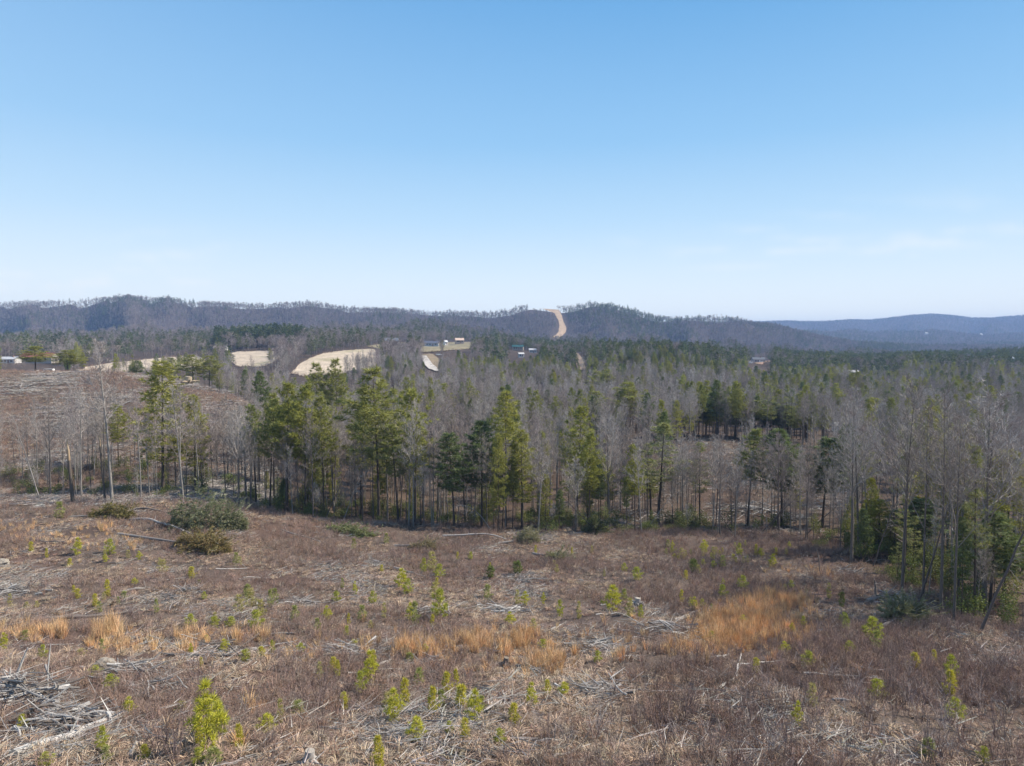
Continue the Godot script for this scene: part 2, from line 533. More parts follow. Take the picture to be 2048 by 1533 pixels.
const WOOD_MARKS := [
	[60, 950, "left of the broken pole"], [160, 960, "between the two broken poles"], [205, 960, "beside the tall pale poplar"], [280, 950, "beside the feathery hemlock"], [350, 950, "beside the twin pale trunks"],
	[430, 950, "before the straw gap"], [520, 950, "under the left pine clump"], [600, 950, "beside the round crowned pines"], [680, 950, "left of the great pine"], [760, 950, "under the great pine"],
	[840, 950, "right of the great pine"], [900, 950, "beside the dark narrow pine"], [960, 950, "beside the bowed tree"], [1020, 950, "under the tall central pine"], [1090, 950, "right of the tall central pine"],
	[1170, 950, "beneath the leaning pine"], [1250, 950, "left of the pale green pine"], [1330, 950, "beneath the pale green pine"], [1420, 950, "left of the brushy gap"], [1510, 950, "before the brushy gap"],
	[1580, 950, "beside the dense dark pine"], [1660, 950, "beside the row's last pine"], [1740, 980, "at the wood's corner"], [1820, 1000, "around the pale leading trunk"], [1900, 1000, "around the tall paired trunks"],
	[1980, 1000, "behind the edge hemlocks"], [2030, 1000, "at the frame's right edge"]]
var registry := {}

func nearest_mark(marks: Array, sx: float, sy: float) -> String:
	var best := 1e9
	var out := ""
	for m in marks:
		var q: float = pow(sx - m[0], 2.0) + pow((sy - m[1]) * 1.6, 2.0)
		if q < best:
			best = q
			out = m[2]
	return out

func enlist(o: Node3D, phrase: String, noun: String, mark: String, category: String, joint := "near") -> void:
	var key := phrase + "|" + mark
	if not registry.has(key):
		registry[key] = {"phrase": phrase, "noun": noun, "mark": mark, "category": category, "joint": joint, "all": []}
	registry[key].all.append(o)

func write_labels() -> void:
	for key in registry:
		var g: Dictionary = registry[key]
		var all: Array = g.all
		var tail: String = (g.joint + " " + g.mark).strip_edges()
		if all.size() == 1:
			tag(all[0], "%s %s" % [g.phrase, tail], g.category)
			continue
		all.sort_custom(func(a, b): return a.position.x / maxf(-a.position.z, 1.0) < b.position.x / maxf(-b.position.z, 1.0))
		for i in all.size():
			if all.size() <= ORDINALS.size():
				tag(all[i], "%s, %s from the left %s" % [g.phrase, ORDINALS[i], tail], g.category, "%s %s" % [g.noun, tail])
			else:
				tag(all[i], "%s %s" % [g.phrase, tail], g.category, "%s %s" % [g.noun, tail])

# ---------------------------------------------------------------- zones
var fields := []       # [sx0, sx1, near distances, far distances]
var swath := []        # [distance, photo x of the middle]
const WINDOWS := [    # open corridors to the houses: photo x range, distance range
	[30, 120, 205, 300], [0, 105, 330, 470], [425, 452, 600, 655], [745, 800, 600, 745], [838, 885, 600, 700], [885, 942, 470, 760], [1014, 1076, 480, 770], [1122, 1142, 430, 500],
	[1492, 1545, 400, 690], [1698, 1726, 380, 575], [1926, 1982, 600, 830], [2016, 2034, 640, 830], [557, 577, 1360, 1540], [1675, 1706, 190, 238], [1758, 1774, 175, 230], [1150, 1168, 430, 520], [575, 690, 330, 470], [462, 540, 430, 600], [848, 880, 330, 580]]

func treeless(x: float, d: float) -> bool:
	var sx := column(x, d)
	if d < line_at(TREELINE, sx):
		return true
	for w in WINDOWS:
		if sx > w[0] and sx < w[1] and d > w[2] and d < w[3]:
			return true
	for f in fields:
		if sx > f[0] and sx < f[1]:
			var k: float = (sx - f[0]) / (f[1] - f[0]) * (f[2].size() - 1)
			var i := int(k)
			if d > lerpf(f[2][i], f[2][mini(i + 1, f[2].size() - 1)], k - i) - 4.0 and d < lerpf(f[3][i], f[3][mini(i + 1, f[3].size() - 1)], k - i) + 2.0:
				return true
	if d > 1000.0 and d < 1960.0 and sx > 1040.0 and sx < 1150.0:
		if sx > 1056.0 and sx < 1113.0 and d > 1800.0:
			return true
		for i in range(1, swath.size()):
			var lo := minf(swath[i][0], swath[i - 1][0])
			var hi := maxf(swath[i][0], swath[i - 1][0])
			if d >= lo - 4.0 and d <= hi + 4.0 and absf(sx - swath[i][1]) * d / F < 17.0:
				return true
	return false

# trees per square metre, and how many of them are pines
func wood_density(x: float, d: float) -> Vector2:
	var sx := column(x, d)
	var t := line_at(TREELINE, sx)
	var n := mid.get_noise_2d(x * 0.12, -d * 0.12)
	var c := big.get_noise_2d(x * 0.35 + 400.0, d * 0.35)
	if d < t:
		return Vector2.ZERO
	if sx > 1680.0 and d < 150.0:
		return Vector2(0.11 if d < t + 14.0 else 0.06, 0.22)
	if d < 215.0:
		if sx < 500.0:
			if d < t + 30.0:
				return Vector2(0.09, 0.015)
			return Vector2(0.0012, 0.1)
		if sx > 850.0 and sx < 925.0 and d > t + 22.0 and d < 165.0:
			return Vector2(0.006, 0.1)
		if sx > 1395.0 and sx < 1665.0 and d > t + 15.0 and d < 182.0:
			return Vector2(0.0022, 0.1)
		if sx > 1130.0 and sx <= 1395.0 and d > t + 24.0 and d < 165.0:
			return Vector2(0.04, 0.1)
		if d < t + 24.0:
			return Vector2(0.14, (0.18 if sx > 480.0 and sx < 1300.0 else 0.08) if sx < 1680.0 else 0.2)
		return Vector2(0.075, 0.16 if sx < 1340.0 or d < 185.0 or sx > 1650.0 else 0.55)
	if sx > 766.0 and sx < 852.0 and d > 470.0 and d < 570.0 or sx > 535.0 and sx < 612.0 and d > 470.0 and d < 640.0 or sx > 690.0 and sx < 766.0 and d > 395.0 and d < 452.0 or sx > 893.0 and sx < 965.0 and d > 470.0 and d < 590.0:
		return Vector2(0.06, 0.02)
	if d < 430.0:
		if sx < 420.0:
			return Vector2(0.006, 0.45)
		if sx < 560.0 and d > 330.0:
			return Vector2(0.02, 0.1)
		return Vector2(0.05, (0.12 if sx < 1500.0 else 0.32) + maxf(0.0, c) * 0.5)
	if d < 920.0:
		if sx > 432.0 and sx < 612.0 and d > 660.0 and d < 735.0:
			return Vector2(0.05, 0.93)
		if sx < 430.0:
			return Vector2(0.012, 0.3)
		if sx > 1180.0 and sx < 1420.0 and d < 640.0:
			return Vector2(0.034, 0.6)
		if sx > 1420.0:
			return Vector2(0.036, 0.56 + c * 0.7)
		if sx > 900.0:
			return Vector2(0.034, 0.3 + c * 0.7)
		return Vector2(0.034, 0.10 + maxf(0.0, c) * 0.4)
	if d < 2700.0:
		var low := smoothstep(1350.0, 1000.0, d) * (0.3 if sx > 900.0 else 0.12)
		return Vector2(0.0235 if d < 1700.0 else 0.045, clampf(0.05 + low + maxf(0.0, c - 0.08) * 1.3, 0.0, 0.8))
	return Vector2(0.0085, clampf(0.10 + maxf(0.0, c) * 0.8, 0.0, 0.7))

# ---------------------------------------------------------------- materials
func noise_texture(frequency: float, low: float, high: float, octaves: int, seed_: int, size := 512) -> NoiseTexture2D:
	var n := FastNoiseLite.new()
	n.noise_type = FastNoiseLite.TYPE_SIMPLEX_SMOOTH
	n.frequency = frequency
	n.fractal_octaves = octaves
	n.seed = seed_
	var ramp := Gradient.new()
	ramp.set_color(0, Color(low, low, low))
	ramp.set_color(1, Color(high, high, high))
	var t := NoiseTexture2D.new()
	t.width = size
	t.height = size
	t.seamless = true
	t.noise = n
	t.color_ramp = ramp
	return t

func vertex_material(called: String, rough := 0.9, back := Color.BLACK) -> StandardMaterial3D:
	var m := StandardMaterial3D.new()
	m.resource_name = called
	m.vertex_color_use_as_albedo = true
	m.roughness = rough
	m.metallic_specular = 0.25
	m.cull_mode = BaseMaterial3D.CULL_DISABLED
	if back != Color.BLACK:
		m.backlight_enabled = true
		m.backlight = back
	return m

func make_materials() -> void:
	wood = vertex_material("bark and wood")
	wood.albedo_texture = noise_texture(0.03, 0.62, 1.0, 4, 11)
	wood.uv1_triplanar = true
	wood.uv1_scale = Vector3(1.7, 0.5, 1.7)
	needle = vertex_material("needles", 0.6, Color(0.8, 0.8, 0.6))
	stalk = vertex_material("dry stalks", 0.85, Color(0.22, 0.2, 0.18))
	painted = vertex_material("painted wall and roof", 0.7)
	window_glass = StandardMaterial3D.new()
	window_glass.resource_name = "window glass"
	window_glass.albedo_color = Color(0.12, 0.14, 0.17)
	window_glass.roughness = 0.15
	ground_mat = vertex_material("soil and litter", 1.0)
	ground_mat.albedo_texture = noise_texture(0.02, 0.45, 1.0, 5, 3, 1024)
	ground_mat.uv1_triplanar = true
	ground_mat.uv1_world_triplanar = true
	ground_mat.uv1_scale = Vector3(0.23, 0.23, 0.23)
	ground_mat.detail_enabled = true
	ground_mat.detail_blend_mode = BaseMaterial3D.BLEND_MODE_MUL
	ground_mat.detail_albedo = noise_texture(0.015, 0.66, 1.0, 4, 8)
	ground_mat.detail_uv_layer = BaseMaterial3D.DETAIL_UV_2
	ground_mat.uv2_triplanar = true
	ground_mat.uv2_world_triplanar = true
	ground_mat.uv2_scale = Vector3(0.017, 0.017, 0.017)
	field_mat = vertex_material("mown winter field", 1.0)
	field_mat.albedo_texture = noise_texture(0.02, 0.74, 1.0, 4, 5)
	field_mat.uv1_triplanar = true
	field_mat.uv1_world_triplanar = true
	field_mat.uv1_scale = Vector3(0.012, 0.012, 0.03)

# ---------------------------------------------------------------- sky
const SUN_AZIMUTH := 83.0
const SUN_HEIGHT := 44.0

func sun_direction() -> Vector3:   # towards the sun
	var a := deg_to_rad(SUN_AZIMUTH)
	var e := deg_to_rad(SUN_HEIGHT)
	return Vector3(sin(a) * cos(e), sin(e), -cos(a) * cos(e))

func make_sky() -> Sky:
	var w := 1024
	var h := 512
	var im := Image.create(w, h, false, Image.FORMAT_RGBF)
	var stops := [0.0, 2.5, 6.0, 10.0, 16.0, 26.0, 45.0, 90.0]
	var cols := [Color(0.92, 0.97, 1.02), Color(0.88, 0.95, 1.02), Color(0.69, 0.845, 1.0), Color(0.49, 0.725, 0.985), Color(0.295, 0.57, 0.91), Color(0.15, 0.41, 0.785), Color(0.09, 0.27, 0.6), Color(0.06, 0.19, 0.46)]
	var wisps := FastNoiseLite.new()
	wisps.seed = 21
	wisps.frequency = 0.9
	wisps.fractal_octaves = 5
	var patches := FastNoiseLite.new()
	patches.seed = 5
	patches.frequency = 0.35
	var s := sun_direction()
	for y in h:
		var el := 90.0 - (y + 0.5) / h * 180.0
		var base: Color
		var e := maxf(el, 0.0)
		var i := 0
		while i < stops.size() - 2 and e > stops[i + 1]:
			i += 1
		base = cols[i].lerp(cols[i + 1], clampf((e - stops[i]) / (stops[i + 1] - stops[i]), 0.0, 1.0))
		# the haze near the ground thins the low sky; it is that much brighter beyond, and the exposure is 1.55
		var reach := exp(-0.00016 * minf(6000.0, 230.0 / maxf(tan(deg_to_rad(e)), 0.01)))
		var bright := Color(1.0 + 0.86 * (1.0 - reach), 1.0 + 0.74 * (1.0 - reach), 1.0 + 0.36 * (1.0 - reach)) * (1.0 / 1.55)
		for x in w:
			var az := ((x + 0.5) / w - 0.5) * TAU
			var ce := cos(deg_to_rad(el))
			var dir := Vector3(sin(az) * ce, sin(deg_to_rad(el)), -cos(az) * ce)
			var near := maxf(0.0, dir.dot(s))
			var glow := 0.16 * pow(near, 1.5) + 0.30 * pow(near, 8.0)
			var c := base.lerp(Color(0.95, 0.975, 1.0), glow)
			if el > 1.0 and el < 24.0:
				var flat := Vector3(dir.x, 0, dir.z) / (dir.y + 0.06)
				var n := wisps.get_noise_3d(flat.x * 0.9, 3.0, flat.z * 3.2) * 0.5 + 0.5
				var g := patches.get_noise_3d(flat.x * 0.5, 0.0, flat.z * 0.6) * 0.5 + 0.5
				var k := smoothstep(0.51, 0.70, n) * smoothstep(0.45, 0.6, g) * smoothstep(1.0, 3.0, el) * smoothstep(12.0, 5.5, el) * 0.5
				c = c.lerp(Color(0.93, 0.955, 0.99), k)
			im.set_pixel(x, y, Color(c.r * bright.r, c.g * bright.g, c.b * bright.b))
	var pan := PanoramaSkyMaterial.new()
	pan.panorama = ImageTexture.create_from_image(im)
	var sky := Sky.new()
	sky.sky_material = pan
	return sky

# ---------------------------------------------------------------- the scene
func _ready() -> void:
	var cam := Camera3D.new()
	cam.name = "camera"
	cam.fov = rad_to_deg(2.0 * atan(CY / F))
	cam.rotation.x = -PITCH
	cam.near = 0.5
	cam.far = 12000.0
	add_child(cam)
	cam.current = true
	var env := Environment.new()
	env.background_mode = Environment.BG_SKY
	env.sky = make_sky()
	env.tonemap_mode = Environment.TONE_MAPPER_LINEAR
	env.tonemap_exposure = 1.55
	env.sdfgi_enabled = true
	env.ssao_enabled = true
	env.ssil_enabled = true
	env.fog_enabled = true
	env.fog_density = 0.00016
	env.fog_light_color = Color(0.64, 0.78, 1.0)
	var we := WorldEnvironment.new()
	we.name = "world_environment"
	we.environment = env
	add_child(we)
	var sun := DirectionalLight3D.new()
	sun.name = "sun"
	sun.light_energy = 1.6
	sun.light_color = Color(1.0, 0.955, 0.89)
	sun.light_angular_distance = 0.5
	sun.shadow_enabled = true
	sun.look_at_from_position(sun_direction() * 100.0, Vector3.ZERO)
	add_child(sun)

	R.seed = 4711
	for f in [[big, 0.006, 3, 1], [mid, 0.09, 3, 2], [small, 0.7, 2, 3]]:
		f[0].seed = f[3]
		f[0].frequency = f[1]
		f[0].fractal_octaves = f[2]
	make_materials()
	make_relief()
	make_ground()
	make_fields()
	make_woods()
	make_named_pines()
	make_named_bare_trees()
	make_understory()
	make_felled()
	make_heaps()
	make_logs()
	make_saplings()
	make_shrubs()
	make_ground_cover()
	make_houses()
	write_labels()

func make_ground() -> void:
	var turns := PackedFloat32Array()
	for i in 421:
		turns.append(-0.86 + 1.72 * i / 420.0)
	for i in range(1, 80):
		turns.append(0.86 + (TAU - 1.72) * i / 80.0)
	turns.append(TAU - 0.86)
	var m := turns.size()
	var rings := 346
	var verts := PackedVector3Array()
	var cols := PackedColorArray()
	var idx := PackedInt32Array()
	for k in rings:
		var r := 2.0 * exp(k * 0.0236)
		for i in m:
			var x := r * sin(turns[i])
			var z := -r * cos(turns[i])
			verts.append(Vector3(x, ground_at(x, z), z))
			var d := maxf(-z, 8.0)
			var sx := column(x, d)
			var c := Color(0.22, 0.165, 0.135)
			var n := mid.get_noise_2d(x * 0.6 + 50.0, z * 0.6)
			if d < 230.0:
				c = Color(0.31, 0.235, 0.20).lerp(Color(0.38, 0.285, 0.22), clampf(0.5 + n * 1.6, 0, 1))
				c = c.lerp(Color(0.32, 0.205, 0.165), clampf(mid.get_noise_2d(x * 0.4, z * 0.4 + 90.0) * 1.8, 0, 0.8))
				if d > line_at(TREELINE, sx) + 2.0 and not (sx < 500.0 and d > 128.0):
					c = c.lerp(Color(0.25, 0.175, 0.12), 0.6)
			elif d > 900.0:
				c = Color(0.22, 0.175, 0.155)
			cols.append(c)
	for k in rings - 1:
		for i in m - 1:
			var o := k * m + i
			for j in [o, o + m, o + m + 1, o, o + m + 1, o + 1]:
				idx.append(j)
	verts.append(Vector3(0, ground_at(0, -1.0), 0))
	cols.append(cols[0])
	for i in m - 1:
		for j in [verts.size() - 1, i, i + 1]:
			idx.append(j)
	var nrm := PackedVector3Array()
	nrm.resize(verts.size())
	for t in range(0, idx.size(), 3):
		var a := verts[idx[t]]
		var w := (verts[idx[t + 2]] - a).cross(verts[idx[t + 1]] - a)
		for j in 3:
			nrm[idx[t + j]] += w
	for i in nrm.size():
		nrm[i] = nrm[i].normalized()
		if nrm[i].y < 0.0:
			nrm[i] = -nrm[i]
	var arr := []
	arr.resize(Mesh.ARRAY_MAX)
	arr[Mesh.ARRAY_VERTEX] = verts
	arr[Mesh.ARRAY_NORMAL] = nrm
	arr[Mesh.ARRAY_COLOR] = cols
	arr[Mesh.ARRAY_INDEX] = idx
	var am := ArrayMesh.new()
	am.add_surface_from_arrays(Mesh.PRIMITIVE_TRIANGLES, arr)
	am.surface_set_material(0, ground_mat)
	var g := part("ground", am, self)
	tag(g, "brown logged hillside, valley floor and wooded ridges", "", "", "structure")

# a sheet of open land between two outlines given where they show in the photograph
func open_land(called: String, label: String, far_edge: Array, near_edge: Array, col: Color, lift := 0.35) -> void:
	var x0: float = maxf(far_edge[0][0], near_edge[0][0])
	var x1: float = minf(far_edge[far_edge.size() - 1][0], near_edge[near_edge.size() - 1][0])
	var steps := int((x1 - x0) / 3.0) + 2
	var nears := []
	var fars := []
	for i in steps:
		var sx := lerpf(x0, x1, float(i) / (steps - 1))
		var a := on_ground(sx, line_at(near_edge, sx))
		var b := on_ground(sx, line_at(far_edge, sx))
		nears.append(-a.z)
		fars.append(maxf(-b.z, -a.z + 3.0))
	for pass_ in 2:
		for list in [nears, fars]:
			for i in range(1, steps - 1):
				list[i] = (list[i - 1] + 2.0 * list[i] + list[i + 1]) * 0.25
	if called == "field":
		for i in steps:
			nears[i] += 5.0 * small.get_noise_2d(i * 0.9, label.length() * 3.0) + 3.0 * small.get_noise_2d(i * 2.7, 40.0)
			fars[i] += 4.0 * small.get_noise_2d(i * 1.1, label.length() * 7.0)
	for i in steps:   # the ends run out to a point
		var run := clampf(minf(i, steps - 1 - i) / 7.0, 0.02, 1.0)
		var middle: float = (nears[i] + fars[i]) * 0.5
		nears[i] = lerpf(middle, nears[i], sqrt(run))
		fars[i] = lerpf(middle, fars[i], sqrt(run))
	var s := Shape.new()
	var rows := 24
	for i in steps - 1:
		for k in rows:
			var p := []
			for q in [[i, k], [i, k + 1], [i + 1, k + 1], [i + 1, k]]:
				var sx2 := lerpf(x0, x1, float(q[0]) / (steps - 1))
				var d := lerpf(nears[q[0]], fars[q[0]], float(q[1]) / rows)
				var x := (sx2 - CX) / F * d
				p.append(Vector3(x, ground_at(x, -d) + lift, -d))
			s.quad(p[0], p[1], p[2], p[3], shade(col, 1.0 + 0.16 * mid.get_noise_2d(p[0].x * 0.12, p[0].z * 0.3) + 0.05 * sin(k * 1.9) + rnd(-0.03, 0.03)).lerp(Color(0.36, 0.34, 0.17), clampf(mid.get_noise_2d(p[0].x * 0.2 + 30.0, p[0].z * 0.2) * 1.4 - 0.25, 0.0, 0.5)))
	fields.append([x0, x1, nears, fars])
	var o := part(called, s.mesh(field_mat), self)
	tag(o, label, "", "", "structure")

func make_fields() -> void:
	var hay := Color(0.62, 0.515, 0.395)
	open_land("field", "large pale mown field right of the hedgerow", [[578, 748], [600, 728], [622, 716], [650, 707], [690, 702], [730, 699], [764, 698]], [[578, 752], [605, 753], [640, 752], [680, 750], [700, 742], [730, 740], [764, 738]], hay)
	open_land("field", "pale mown field below the pine stand", [[452, 705], [480, 704], [520, 703], [562, 702]], [[452, 722], [470, 733], [520, 735], [545, 728], [562, 720]], hay)
	open_land("field", "narrow pale field behind the logged knoll", [[150, 738], [210, 729], [270, 722], [330, 716], [410, 712]], [[150, 744], [210, 746], [270, 744], [330, 738], [410, 735]], shade(hay, 0.95))
	open_land("lawn", "straw coloured yards around the houses on the rise", [[735, 692], [790, 686], [850, 687], [940, 685], [985, 688]], [[735, 697], [790, 700], [850, 706], [900, 702], [985, 695]], Color(0.31, 0.265, 0.17), 0.5)
	open_land("lawn", "sloping verge beside the pale driveway", [[842, 706], [866, 709], [880, 720], [893, 733]], [[842, 711], [858, 730], [872, 740], [893, 744]], Color(0.33, 0.26, 0.175), 0.5)
	open_land("clearing", "bare reddish yard with parked vehicles in the valley wood", [[1490, 719], [1520, 718], [1546, 719]], [[1490, 724], [1520, 730], [1546, 731]], Color(0.42, 0.27, 0.2))
	# driveways: ribbons that follow the ground
	ribbon_road("driveway", "pale gravel driveway down to the turning place", [[846, 713], [852, 722], [858, 732], [866, 739], [878, 742], [892, 743]], [2.6, 2.6, 3.0, 3.4, 4.5, 5.5], Color(0.62, 0.58, 0.53))
	ribbon_road("track", "narrow dirt track through the valley wood", [[1150, 706], [1156, 716], [1160, 728], [1164, 742]], [3.0, 2.6, 3.2, 3.0], Color(0.50, 0.37, 0.27))
	# the cleared strip up the ridge
	var mids := [[1112, 617], [1117, 628], [1122, 640], [1126, 652], [1124, 662], [1116, 671], [1106, 679]]
	var s := Shape.new()
	var last := []
	for i in 40:
		var t := i / 39.0 * (mids.size() - 1)
		var j := mini(int(t), mids.size() - 2)
		var sx := lerpf(mids[j][0], mids[j + 1][0], t - j)
		var sy := lerpf(mids[j][1], mids[j + 1][1], t - j)
		var p := on_ground(sx, sy + 3.0)
		swath.append([-p.z, sx])
		var half := 8.0 + 1.2 * sin(i * 0.37) + rnd(-0.6, 0.6)
		var row := []
		for e in [-1.0, -0.3, 0.4, 1.0]:
			var x: float = p.x + e * half * (1.0 + 0.7 * maxf(0.0, 5.0 - i) if e < 0.0 else 1.0)
			row.append(Vector3(x, ground_at(x, p.z) + 0.8, p.z))
		if last:
			for k in 3:
				s.quad(row[k], last[k], last[k + 1], row[k + 1], shade(Color(0.50, 0.37, 0.25), rnd(0.85, 1.15)))
		last = row
	var o := part("path", s.mesh(field_mat), self)
	tag(o, "tan treeless strip climbing the wooded ridge", "", "", "structure")
	open_land("clearing", "small pale field on the distant blue hills", [[1608, 661.5], [1620, 660.5], [1632, 661.5]], [[1608, 663.5], [1620, 664.5], [1632, 664]], Color(0.55, 0.47, 0.36), 3.0)

func ribbon_road(called: String, label: String, px: Array, half: Array, col: Color) -> void:
	var s := Shape.new()
	var last := []
	for i in 30:
		var t := i / 29.0 * (px.size() - 1)
		var j := mini(int(t), px.size() - 2)
		var p := on_ground(lerpf(px[j][0], px[j + 1][0], t - j), lerpf(px[j][1], px[j + 1][1], t - j))
		var w := lerpf(half[j], half[j + 1], t - j)
		var row := []
		for e in [-1.0, 0.0, 1.0]:
			var x: float = p.x + e * w
			row.append(Vector3(x, ground_at(x, p.z) + 0.75, p.z))
		if last:
			for k in 2:
				s.quad(row[k], last[k], last[k + 1], row[k + 1], shade(col, rnd(0.93, 1.07)))
		last = row
		var sx := column(p.x, -p.z)
		fields.append([sx - 9.0, sx + 9.0, [-p.z - 22.0, -p.z - 22.0], [-p.z + 6.0, -p.z + 6.0]])
	tag(part(called, s.mesh(field_mat), self), label, "", "", "structure")

# ---------------------------------------------------------------- woods
# [photo x, distance, photo y of the top, crown half width in pixels, kind, label]
const NAMED_PINES := [
	[312, 109, 722, 44, 3, "tall feathery yellow green hemlock behind the left trunks"],
	[378, 112, 790, 24, 3, "shorter feathery hemlock hugging the tall hemlock's right side"],
	[224, 124, 812, 20, 0, "small golden green pine right of the tall pale poplar"],
	[516, 150, 745, 18, 2, "dark small pine top rising behind the left pine clump"],
	[530, 106, 800, 24, 1, "left narrow pine of the clump before the fields"],
	[566, 105, 772, 34, 0, "bright crowned pine second in the left clump"],
	[602, 104, 776, 32, 0, "round crowned pine third in the left clump"],
	[640, 106, 800, 28, 5, "right leaning round pine of the left clump"],
	[627, 158, 732, 27, 5, "shaggy tall pine against the mown field, left of a pair"],
	[670, 160, 724, 25, 5, "shaggy tall pine against the mown field, right of a pair"],
	[752, 102, 744, 54, 5, "great broad pine left of the photo's middle"],
	[716, 112, 815, 32, 0, "lower pine tucked against the great pine's left"],
	[828, 108, 785, 38, 0, "second broad pine right of the great pine"],
	[792, 100, 850, 28, 1, "lower light green pine under the two broad pines"],
	[906, 97, 868, 32, 2, "dark narrow pine left of the tall central pine"],
	[1012, 101, 782, 34, 3, "tallest central pine with a yellow green spire"],
	[962, 99, 846, 36, 2, "dark broad pine against the tall central pine"],
	[1044, 99, 860, 28, 3, "lower bright pine right of the tall central pine"],
	[1157, 112, 818, 32, 0, "leaning broad pine right of centre"],
	[1195, 190, 786, 26, 5, "flat topped far pine above the leaning pine"],
	[1256, 186, 768, 36, 5, "large shaggy pine standing above the grey canopy"],
	[1322, 104, 848, 36, 4, "pale green pine with hanging foliage"],
	[1308, 108, 890, 24, 4, "smaller pale pine beside the hanging pine"],
	[1505, 104, 858, 26, 1, "thin trunked pine before the brush covered gap"],
	[1576, 101, 862, 36, 2, "dense dark pine right of the brush covered gap"],
	[1658, 101, 878, 36, 2, "last dark pine of the row before the right wood"],
	[1408, 104, 890, 20, 4, "slim pale pine left of the brush covered gap"],
	[1440, 196, 786, 28, 2, "flat topped dark pine above the pine rank"],
	[1360, 192, 802, 30, 2, "first dark pine of the rank behind the gap"],
	[1392, 200, 812, 30, 1, "second dark pine of the rank behind the gap"],
	[1475, 194, 808, 28, 2, "third dark pine of the rank behind the gap"],
	[1512, 196, 800, 30, 1, "fourth dark pine of the rank behind the gap"],
	[1545, 200, 806, 28, 2, "fifth dark pine of the rank behind the gap"],
	[1586, 194, 812, 28, 2, "sixth dark pine of the rank behind the gap"],
	[1622, 196, 812, 26, 1, "seventh dark pine of the rank behind the gap"],
	[1762, 190, 798, 26, 0, "lone pine above the grey trees of the right wood"],
	[1868, 84, 812, 40, 3, "light green pine behind the leading trunk"],
	[1935, 80, 850, 42, 3, "light green pine behind the tall paired trunks"],
	[2035, 60, 900, 50, 3, "lacy green pine at the right edge of the frame"],
	[1848, 78, 1000, 40, 2, "shaded low hemlock inside the right wood"],
	[2008, 56, 1030, 48, 2, "shaded hemlock at the right wood's edge"],
	[1775, 82, 1000, 36, 3, "low light hemlock left of the leading trunk"],
	[62, 225, 694, 24, 0, "round yellow green pine on the knoll beside the white car"],
	[128, 225, 702, 27, 5, "broad dark pine on the knoll right of the white car"],
	[265, 232, 722, 12, 2, "small dark pine behind the knoll's crest"],
	[380, 232, 712, 22, 5, "left pine of the group behind the pale root wad"],
	[412, 236, 714, 24, 5, "right pine of the group behind the pale root wad"],
	[345, 240, 716, 16, 1, "thin pine of the group behind the pale root wad"],
	[1215, 300, 742, 20, 5, "broad pine in the canopy above the leaning pine"],
	[1195, 310, 745, 22, 5, "dark domed pine in the canopy right of centre"],
	[942, 200, 776, 22, 5, "rounded pine in the grey canopy above the central pine"],
	[885, 200, 770, 20, 0, "olive pine in the grey canopy right of the driveway"]]
var bare_kinds := []    # [trunk mesh, crown mesh, whole mesh]
var pine_kinds := []
const PINE_LEAF := [Color(0.29, 0.295, 0.085), Color(0.24, 0.26, 0.10), Color(0.16, 0.20, 0.095), Color(0.33, 0.325, 0.10), Color(0.28, 0.29, 0.14), Color(0.28, 0.285, 0.10)]

func make_kinds() -> void:
	for k in 7:
		var a := Shape.new()
		var b := Shape.new()
		var pale := k in [0, 3, 5]
		bare_tree(18.0, [0.5, 0.4, 0.3, 0.5, 0.36, 0.45, 0.25][k], [0.2, 0.25, 0.3, 0.17, 0.24, 0.22, 0.29][k], [26, 30, 34, 24, 30, 28, 34][k], [0.14, 0.12, 0.16, 0.11, 0.13, 0.12, 0.15][k], a, b, PALE_BARK if pale else BARK.lerp(PALE_BARK, rnd(0.0, 0.4)), 0.0155, 1.15, [0, 4, 5, 0, 3, 0, 4][k], [Color(0.37, 0.335, 0.31), Color(0.32, 0.275, 0.24), Color(0.40, 0.37, 0.345), Color(0.34, 0.285, 0.275), Color(0.29, 0.255, 0.23), Color(0.42, 0.385, 0.35), Color(0.33, 0.28, 0.265)][k])
		bare_kinds.append([a.mesh(wood), b.mesh(stalk), b.mesh(stalk, a.mesh(wood))])
	# wide, crown start, layer, sprays, spray length, spray width, lacy
	var forms := [[3.4, 0.44, 0.52, 9, 0.58, 0.04, 0.28], [2.7, 0.48, 0.52, 8, 0.52, 0.04, 0.36], [3.0, 0.4, 0.52, 9, 0.56, 0.042, 0.2], [3.0, 0.26, 0.48, 8, 0.52, 0.036, 0.42], [2.4, 0.42, 0.52, 7, 0.5, 0.036, 0.45], [3.8, 0.44, 0.64, 9, 0.64, 0.045, 0.3]]
	for k in forms.size():
		var f: Array = forms[k]
		var a := Shape.new()
		var b := Shape.new()
		pine(18.0, f[0], f[1], f[2], f[3], f[4], f[5], PINE_LEAF[k], f[6], a, b, 0.15, Color(0.14, 0.115, 0.1))
		pine_kinds.append([a.mesh(wood), b.mesh(needle), b.mesh(needle, a.mesh(wood))])

func tree_node(called: String, kind: Array, at: Vector3, turn: float, wide: float, high: float) -> Node3D:
	var o := Node3D.new()
	o.name = numbered(called)
	add_child(o, true)
	o.transform = upright(at, turn, wide, high)
	part("trunk", kind[0], o)
	part("crown", kind[1], o)
	return o

